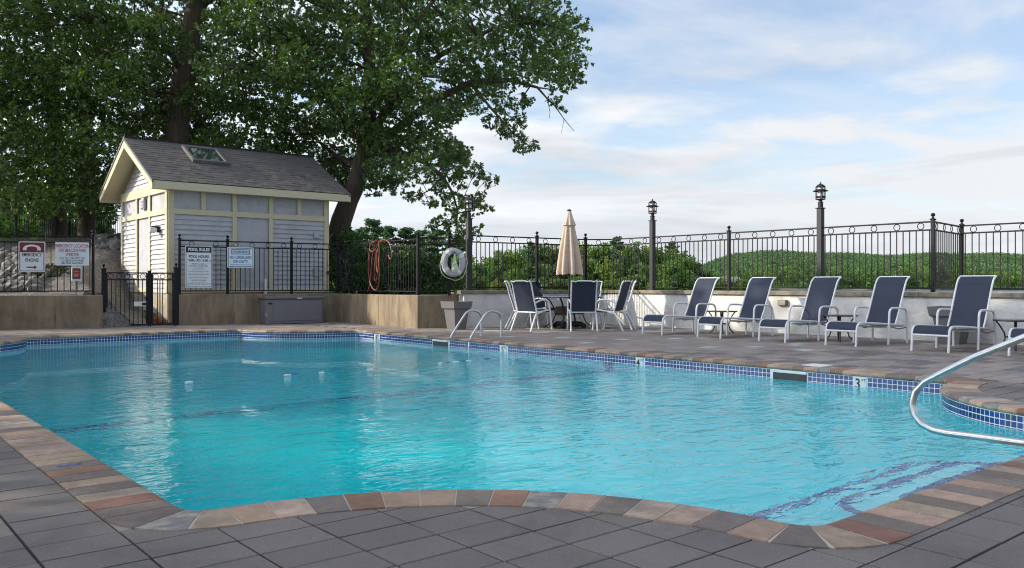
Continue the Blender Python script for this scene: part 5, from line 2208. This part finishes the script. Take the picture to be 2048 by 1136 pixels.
def build_oaks():
    g = random.Random(21)
    # outline of the foliage as it stands against the sky and the shed
    outline = [(-260, -420), (1000, -420), (1085, -160), (1118, 0), (1140, 60), (1150, 110), (1150, 140), (1100, 165), (1080, 120), (1055, 165),
               (1000, 160), (975, 190), (930, 215), (900, 240), (920, 290), (940, 335), (900, 330), (860, 330), (800, 345), (760, 360), (690, 360), (650, 345),
               (600, 330), (420, 300), (300, 290), (240, 310), (200, 385), (130, 410), (60, 398), (-260, 430)]
    spots = []
    layers = ((24.8, 50), (27.2, 56), (29.6, 60))
    clA, clB, clC, clD = [], [], [], []
    for Zl, sp in layers:
        pts = []
        for tr in range(9000):
            x, y = g.uniform(-240, 1160), g.uniform(-300, 425)
            if not inside(outline, x, y):
                continue
            s = sp if y > -40 else sp * 1.6
            # the right bough stays loose
            if x > 900 and y > 120:
                s *= .9
            if any((x - a) ** 2 + (y - b) ** 2 < s * s for a, b in pts):
                continue
            pts.append((x, y))
        for x, y in pts:
            Z = Zl + g.uniform(-1.1, 1.1)
            if x > 240 and x < 660 and y > 200:
                Z = max(Z, 26.4)
            if y > -60 and abs(x - (395 - .16 * y)) < 38 + (20 if y > 230 else 0):
                Z = 29.2 + g.uniform(0, 1.2)
            if 560 < x < 725 and y > 270:
                Z = max(Z, 27.9)
            r = g.uniform(.62, .98) * (1.35 if y < -40 else 1)
            if x > 820:
                r *= .86
            c = D(x, y, Z)
            if x < 215 and y > 90:
                (clC if x < 110 else clD).append((c, r))
            elif x < 500:
                clA.append((c, r))
            else:
                clB.append((c, r))
    # hanging sprays on the right
    for x, y, Z, r in ((985, 235, 25, .42), (1010, 262, 25, .42), (1042, 285, 25, .40), (1062, 296, 25.2, .28), (1030, 240, 25.4, .42), (1010, 205, 25, .46), (1045, 205, 25.4, .40),
                       (1120, 172, 25, .36), (1145, 150, 25, .36), (1160, 152, 25.1, .24), (1105, 200, 25, .26), (1125, 215, 25, .16),
                       (950, 345, 25, .42), (975, 358, 25, .30), (925, 362, 25, .42), (985, 362, 25, .18), (895, 350, 25.5, .5), (910, 310, 26, .55), (870, 365, 25, .38),
                       (835, 392, 25, .28), (815, 395, 25, .20), (858, 405, 25, .24), (868, 412, 25, .16),
                       (888, 385, 25, .34), (905, 405, 25, .40), (925, 425, 25, .36), (940, 400, 25, .34), (955, 415, 24.8, .34), (972, 418, 24.8, .20), (900, 440, 25, .34), (880, 452, 25, .30), (865, 455, 25, .18),
                       (915, 458, 25, .40), (930, 475, 25, .36), (908, 488, 25, .30), (945, 470, 25, .22), (955, 455, 25, .16), (960, 392, 25, .20),
                       (745, 375, 26, .40), (780, 372, 26, .46), (718, 360, 27.2, .40), (660, 345, 28, .36), (692, 370, 27.8, .34)):
        clB.append((D(x, y, Z), r))
    # left boughs over the fence gap
    for x, y, Z, r in ((205, 405, 27, .36), (225, 412, 27, .30), (212, 428, 27, .22), (185, 420, 27, .30), (150, 425, 27, .36), (90, 425, 27, .4)):
        clD.append((D(x, y, Z), r))

    def line(pts):
        return [(D(x, y, Z), r) for x, y, Z, r in pts]
    oak('huge oak whose trunk rises behind the left half of the shed roof', line([(344, 515, 27, .46), (348, 400, 27, .42), (352, 285, 27, .36), (361, 200, 27, .34), (373, 110, 27, .33), (390, 20, 27, .30), (402, -80, 27, .26), (410, -220, 27, .15)]),
        [line([(375, 150, 27, .17), (345, 110, 26.5, .12), (320, 80, 26, .09), (270, 60, 25.6, .06), (200, 40, 25.3, .03)]),
         line([(385, 130, 27, .20), (430, 138, 26.6, .16), (500, 132, 26, .12), (560, 110, 25.6, .08), (620, 80, 25.3, .04)]),
         line([(378, 90, 27, .16), (330, 30, 27.4, .12), (250, -30, 28, .08), (150, -80, 28.4, .04)]),
         line([(395, 20, 27, .16), (450, -40, 27.4, .12), (520, -90, 28, .07)]),
         line([(365, 190, 27, .12), (300, 190, 28, .08), (240, 170, 28.6, .05), (180, 150, 29, .03)]),
         line([(370, 160, 27, .10), (420, 200, 28, .07), (480, 210, 28.8, .05), (540, 220, 29.4, .03)])], clA, 31, tufts=104, nleaf=14, leaf=.097)
    oak('wide spreading oak at the right end of the shed, its boughs reaching over the fence', line([(672, 525, 27, .40), (676, 470, 27, .36), (683, 440, 26.9, .33), (698, 400, 26.8, .30), (712, 372, 26.7, .28), (722, 330, 26.6, .27), (735, 270, 26.5, .24), (742, 180, 26.6, .20), (735, 60, 26.8, .15), (725, -100, 27, .08)]),
        [line([(725, 320, 26.6, .17), (790, 260, 26.2, .13), (860, 205, 25.8, .11), (940, 165, 25.4, .085), (1020, 160, 25.1, .06), (1075, 175, 25, .04), (1095, 198, 25, .024), (1112, 215, 25, .018), (1128, 238, 25, .012), (1148, 262, 25, .007)]),
         line([(735, 270, 26.5, .15), (800, 190, 26.3, .12), (880, 110, 26, .09), (980, 60, 25.6, .06), (1080, 40, 25.3, .03)]),
         line([(728, 310, 26.6, .13), (790, 300, 26.0, .10), (850, 325, 25.4, .075), (885, 352, 25.1, .05), (905, 385, 25, .035), (915, 420, 25, .025), (912, 450, 25, .018), (920, 480, 25, .01)]),
         line([(885, 352, 25.1, .035), (860, 380, 25, .022), (835, 392, 25, .012)]),
         line([(905, 385, 25, .03), (935, 398, 25, .02), (968, 415, 24.8, .01)]),
         line([(912, 430, 25, .02), (890, 448, 25, .014), (868, 455, 25, .008)]),
         line([(1075, 175, 25, .025), (1110, 180, 25, .018), (1150, 152, 25, .01)]),
         line([(1095, 198, 25, .012), (1100, 225, 25, .008), (1098, 238, 25, .005)]),
         line([(1128, 238, 25, .008), (1125, 255, 25, .005), (1122, 268, 25, .004)]),
         line([(940, 165, 25.4, .05), (985, 220, 25.1, .035), (1030, 270, 25, .02), (1060, 292, 25.2, .01)]),
         line([(730, 290, 26.5, .13), (660, 200, 27, .10), (600, 120, 27.6, .07), (560, 40, 28, .04)]),
         line([(742, 180, 26.6, .13), (820, 60, 27, .09), (900, -40, 27.4, .05)]),
         line([(722, 335, 26.6, .09), (670, 310, 27.4, .06), (610, 260, 28, .04)])], clB, 32, tufts=104, nleaf=14, leaf=.097)
    oak('dark oak at the left edge, trunk behind the upper fence', line([(112, 505, 29, .34), (114, 400, 29, .30), (112, 300, 29, .27), (105, 180, 29, .2), (95, 60, 29, .1)]),
        [line([(112, 320, 29, .14), (60, 250, 28, .09), (0, 200, 27, .05)]), line([(110, 280, 29, .12), (40, 330, 27.5, .07), (-40, 350, 26.5, .04)]), line([(105, 200, 29, .12), (40, 130, 29.5, .07), (-60, 80, 30, .04)])], clC, 33, tufts=104, nleaf=14, leaf=.097)
    oak('slimmer dark oak between the upper fence and the shed', line([(172, 510, 28, .30), (174, 420, 28, .25), (176, 340, 28, .22), (170, 220, 28, .16), (165, 120, 28, .08)]),
        [line([(176, 340, 28, .11), (200, 270, 27.6, .08), (215, 200, 27.2, .04)]), line([(174, 390, 28, .07), (200, 400, 27.4, .04), (222, 412, 27, .02)]), line([(172, 260, 28, .10), (140, 200, 27.5, .06), (130, 130, 27, .04)])], clD, 34, tufts=104, nleaf=14, leaf=.097)
    # oaks that stand beside the pool, left of the frame; their shade lies over the water
    cl = []
    gg = random.Random(8)
    for k in range(150):
        d = Vector((gg.gauss(0, 1), gg.gauss(0, 1), gg.gauss(0, .8))).normalized() * (gg.random() ** .4)
        cl.append((Vector((0, 0, 7.6)) + Vector((d.x * 4.6, d.y * 4.6, d.z * 4.4)), gg.uniform(.9, 1.3)))
    root = oak('tall oak on the lawn beyond the pool coping, nothing but lawn around it', [(Vector((0, 0, 0)), .4), (Vector((.1, 0, 4)), .33), (Vector((0, .2, 8)), .2), (Vector((0, .2, 11)), .08)],
               [[(Vector((0, 0, 4)), .16), (Vector((2.4, 1, 7)), .05)], [(Vector((0, 0, 4.5)), .16), (Vector((-2.4, 1, 7.5)), .05)], [(Vector((0, 0, 5)), .14), (Vector((.4, -2.6, 8)), .05)], [(Vector((0, 0, 5)), .14), (Vector((0, 2.8, 8)), .05)]],
               cl, 35, tufts=20, nleaf=8, leaf=.22)
    first = True
    for X, Z, a in ((-15.3, 11.4, 0), (-18.0, 13.0, 1.2), (-13.5, 2.6, 2.4), (-14.5, -4.5, .7)):
        p = uvz(X, Z, .2)
        if first:
            root.location = p
            first = False
        else:
            clone(root, None, tuple(p), a, 'oaks beside the pool left of the picture')
    root['group'] = 'oaks beside the pool left of the picture'
    structure('side_lawn', MB().add([tuple(uvz(x, z, z0)) for x, z, z0 in ((-60, -20, .1), (-11.6, -20, -.02), (-11.6, 18.8, -.02), (-60, 18.8, .1))], [(0, 1, 2, 3)]), soil_m)


build_oaks()


# ------------------------------------------------------------------ shrubs and the trees beyond
def build_plants():
    g = random.Random(77)

    def bush(label, px, Z, w, top_y, seed, group=None, base=None, leaf=.10, m=leaf_b, name='shrub', n=34):
        X = (px - 1024) / FPX * Z
        zb = base if base is not None else ground_h(X, Z)
        p = uvz(X, Z, zb)
        h = HC - (top_y - 568) / FPX * Z - zb
        t = thing(name, label, 'shrub', tuple(p), 0, group)
        cs, rs = [], []
        gg = random.Random(seed)
        st = MB()
        for k in range(n):
            a = gg.uniform(0, 6.28)
            rr = gg.random() ** .5 * w
            z = gg.uniform(.12, .95) * h * (1 - .35 * (rr / w) ** 2)
            cs.append((rr * math.cos(a), rr * math.sin(a), z))
            rs.append(gg.uniform(.22, .42) * max(1, w / 1.4))
            if k % 3 == 0:
                st.tube([(0.1 * math.cos(a), .1 * math.sin(a), 0), (rr * .6 * math.cos(a), rr * .6 * math.sin(a), z * .6), cs[-1]], [.025, .018, .008], 5)
        st.build('stem', bark_m, t)
        link('foliage', leaf_cloud('foliage', m, cs, rs, 24, 7, leaf, .85, seed), t)
        return t
    bush('leafy shrub climbing the oak trunk right of the shed', 688, 26.0, .85, 440, 1)
    bush('dark shrub behind the fence just right of the shed', 712, 24.4, 1.0, 480, 2)
    bush('shrub behind the fence beneath the orange hose', 762, 24.6, 1.05, 492, 3)
    bush('shrub behind the fence between the hose and the corner post', 812, 24.8, 1.0, 500, 4)
    bush('low shrub behind the life ring', 868, 25.5, .95, 512, 5, leaf=.09)
    bush('bright green shrub on the bank beside the shed gable', 212, 33, 1.5, 478, 6, base=1.6)
    bush('wide dark shrub behind the upper fence at the left edge', 20, 32, 2.6, 400, 7, base=2.2, leaf=.14)
    bush('dark shrub behind the upper fence between the oak trunks', 140, 34, 1.6, 430, 9, base=2.2, leaf=.13)
    bush('shrub behind the upper fence right of the left edge', 75, 33, 1.8, 425, 8, base=2.2, leaf=.13)

    bush('tall dark shrub filling the gap left of the oak trunks', 60, 36, 2.8, 330, 11, base=2.2, leaf=.16, n=60)
    bush('tall dark shrub behind the upper fence at the picture edge', -40, 36, 2.8, 330, 12, base=2.2, leaf=.16, n=60)
    bush('dark shrub between the two left oak trunks', 150, 37, 1.9, 380, 13, base=2.2, leaf=.16, n=50)

    # tree kinds for the middle distance
    def crown_tree(name, seed, w, h, leafm, kind):
        gg = random.Random(seed)
        t = thing(name, 'x', 'tree', (0, 0, 0))
        if kind == 'pine':
            MB().tube([(0, 0, 0), (.1, 0, h * .5), (0, .1, h * .97)], [.22, .15, .03], 6).build('trunk', bark_m, t)
            cs, rs = [], []
            for lv in range(9):
                f = .36 + .60 * lv / 8
                for k in range(gg.choice((4, 5, 5))):
                    a = gg.uniform(0, 6.28)
                    ext = w * (1.05 - f) ** .6 * gg.uniform(.6, 1.25)
                    for q in (.35, .7, 1.0):
                        cs.append((ext * q * math.cos(a), ext * q * math.sin(a), h * f + .35 * q + gg.uniform(-.2, .2)))
                        rs.append(gg.uniform(.30, .48))
            cs.append((0, 0, h))
            rs.append(.3)
            me = leaf_cloud('crown', leafm, cs, rs, 15, 5, .27, .42, seed, droop=-.35)
        else:
            MB().tube([(0, 0, 0), (.2, 0, h * .45), (0, .1, h * .8)], [.28, .2, .06], 6).build('trunk', bark_m, t)
            cs, rs = [], []
            for k in range(70):
                d = Vector((gg.gauss(0, 1), gg.gauss(0, 1), gg.gauss(0, 1))).normalized() * gg.random() ** .35
                cs.append((d.x * w, d.y * w, h * .56 + d.z * h * .42))
                rs.append(gg.uniform(.6, 1.05) * w / 3.2)
            me = leaf_cloud('crown', leafm, cs, rs, 15, 5, .47, .8, seed)
        link('crown', me, t)
        return t
    pines = [crown_tree('pine_tree', 40 + k, 3.3 + .4 * k, 11.5, leaf_n, 'pine') for k in range(2)]
    broad = [crown_tree('leafy_tree', 50 + k, (3.3, 3.9, 2.9, 3.5)[k], 10.5, (leaf_far, leaf_far2, leaf_far3, leaf_far)[k], 'broad') for k in range(4)]
    used = set()

    def place(src, px, Z, top, lab, group, wide=1.0, base=-2.4):
        X = (px - 1024) / FPX * Z
        p = uvz(X, Z, base)
        h = HC - (top - 568) / FPX * Z - base
        s = h / (11.5 if src in pines else 10.5)
        if id(src) not in used:
            used.add(id(src))
            src.location = p
            src.scale = (s * wide, s * wide, s)
            src.rotation_euler = (0, 0, g.uniform(0, 6))
            src['label'] = lab
            src['group'] = group
        else:
            clone(src, lab, tuple(p), g.uniform(0, 6), group, (s * wide, s * wide, s))
    gp = 'pines across the water'
    place(pines[0], 747, 105, 443, 'tallest pine in the row behind the hose', gp)
    place(pines[1], 779, 110, 455, 'second pine right of the tallest one behind the hose', gp)
    place(pines[0], 722, 120, 460, 'pine just right of the leaning oak trunk', gp, 1.1)
    place(pines[1], 812, 112, 458, 'broad pine above the fence between hose and life ring', gp, 1.3)
    place(pines[0], 838, 120, 464, 'pine behind the fence corner post left of the life ring', gp, 1.2)
    place(pines[1], 876, 118, 462, 'pine behind the life ring under the hanging oak bough', gp, 1.2)
    place(pines[0], 700, 115, 462, 'pine close behind the leaning oak trunk', gp, 1.2)
    place(pines[1], 912, 125, 478, 'low pine at the lamp post beside the life ring', gp, 1.3)
    place(pines[0], 1232, 205, 476, 'pine standing above the treeline right of the umbrella', 'pines above the far treeline', .9)
    place(pines[1], 1343, 212, 485, 'pine above the treeline right of the middle lamp post', 'pines above the far treeline', .8)
    place(pines[0], 1062, 200, 486, 'pine above the treeline left of the umbrella', 'pines above the far treeline', .8)
    k = 0
    gl = 'leafy trees across the water'
    for px in range(690, 935, 27):
        place(broad[g.randrange(4)], px + g.uniform(-6, 6), g.uniform(80, 98), g.uniform(492, 510), 'dark leafy tree seen through the fence below the pines', 'leafy trees below the pines', 1.25)
        k += 1
    tops = [(940, 520), (975, 510), (1010, 500), (1040, 498), (1075, 494), (1105, 490), (1140, 488), (1170, 489), (1205, 486), (1238, 488), (1270, 488), (1300, 490), (1330, 492), (1355, 500), (1378, 518), (1400, 540)]
    for px, top in tops:
        place(broad[g.randrange(4)], px, g.uniform(205, 220), top - 6 + g.uniform(-9, 8), 'leafy tree in the treeline across the water seen through the fence', gl, g.uniform(.85, 1.1))
        k += 1
    for px, top in tops:
        place(broad[g.randrange(4)], px + g.uniform(12, 20), g.uniform(218, 226), top + g.uniform(2, 12), 'leafy tree in the back of the treeline across the water', gl + ', back row', g.uniform(.8, 1.0))
    for px, top in tops:
        place(broad[g.randrange(4)], px + 14, g.uniform(185, 198), top + g.uniform(22, 34), 'lower leafy tree at the front of the treeline across the water', gl + ', front row', g.uniform(.8, 1.15))
        k += 1
    for px in (1395, 1425, 1455, 1488, 1415, 1440):
        place(broad[g.randrange(4)], px, g.uniform(225, 240), g.uniform(552, 562), 'small bright tree at the right end of the near treeline', 'small trees at the end of the treeline', 1.5)
        k += 1
    for px in range(945, 1400, 41):
        place(broad[g.randrange(4)], px + g.uniform(-5, 5), g.uniform(165, 178), g.uniform(546, 560), 'low tree on the bank below the treeline seen through the fence', 'low trees on the bank across the water', 1.5)
        k += 1
    # land under those trees
    mb = MB()
    vs, fs = [], []
    pxs = list(range(560, 1520, 40))
    for Z, z in ((72, -2.6), (80, -2.0), (250, -1.6), (300, -2.6)):
        for px in pxs:
            zz = Z if Z < 200 else Z
            if px > 930 and Z < 150:
                zz = 158 if Z == 72 else 164
            vs.append(tuple(uvz((px - 1024) / FPX * zz, zz, z)))
    n = len(pxs)
    for j in range(3):
        for i in range(n - 1):
            fs.append((j * n + i, j * n + i + 1, (j + 1) * n + i + 1, (j + 1) * n + i))
    structure('wooded_shore', mb.add(vs, fs, True), soil_m, fix=False)


build_plants()
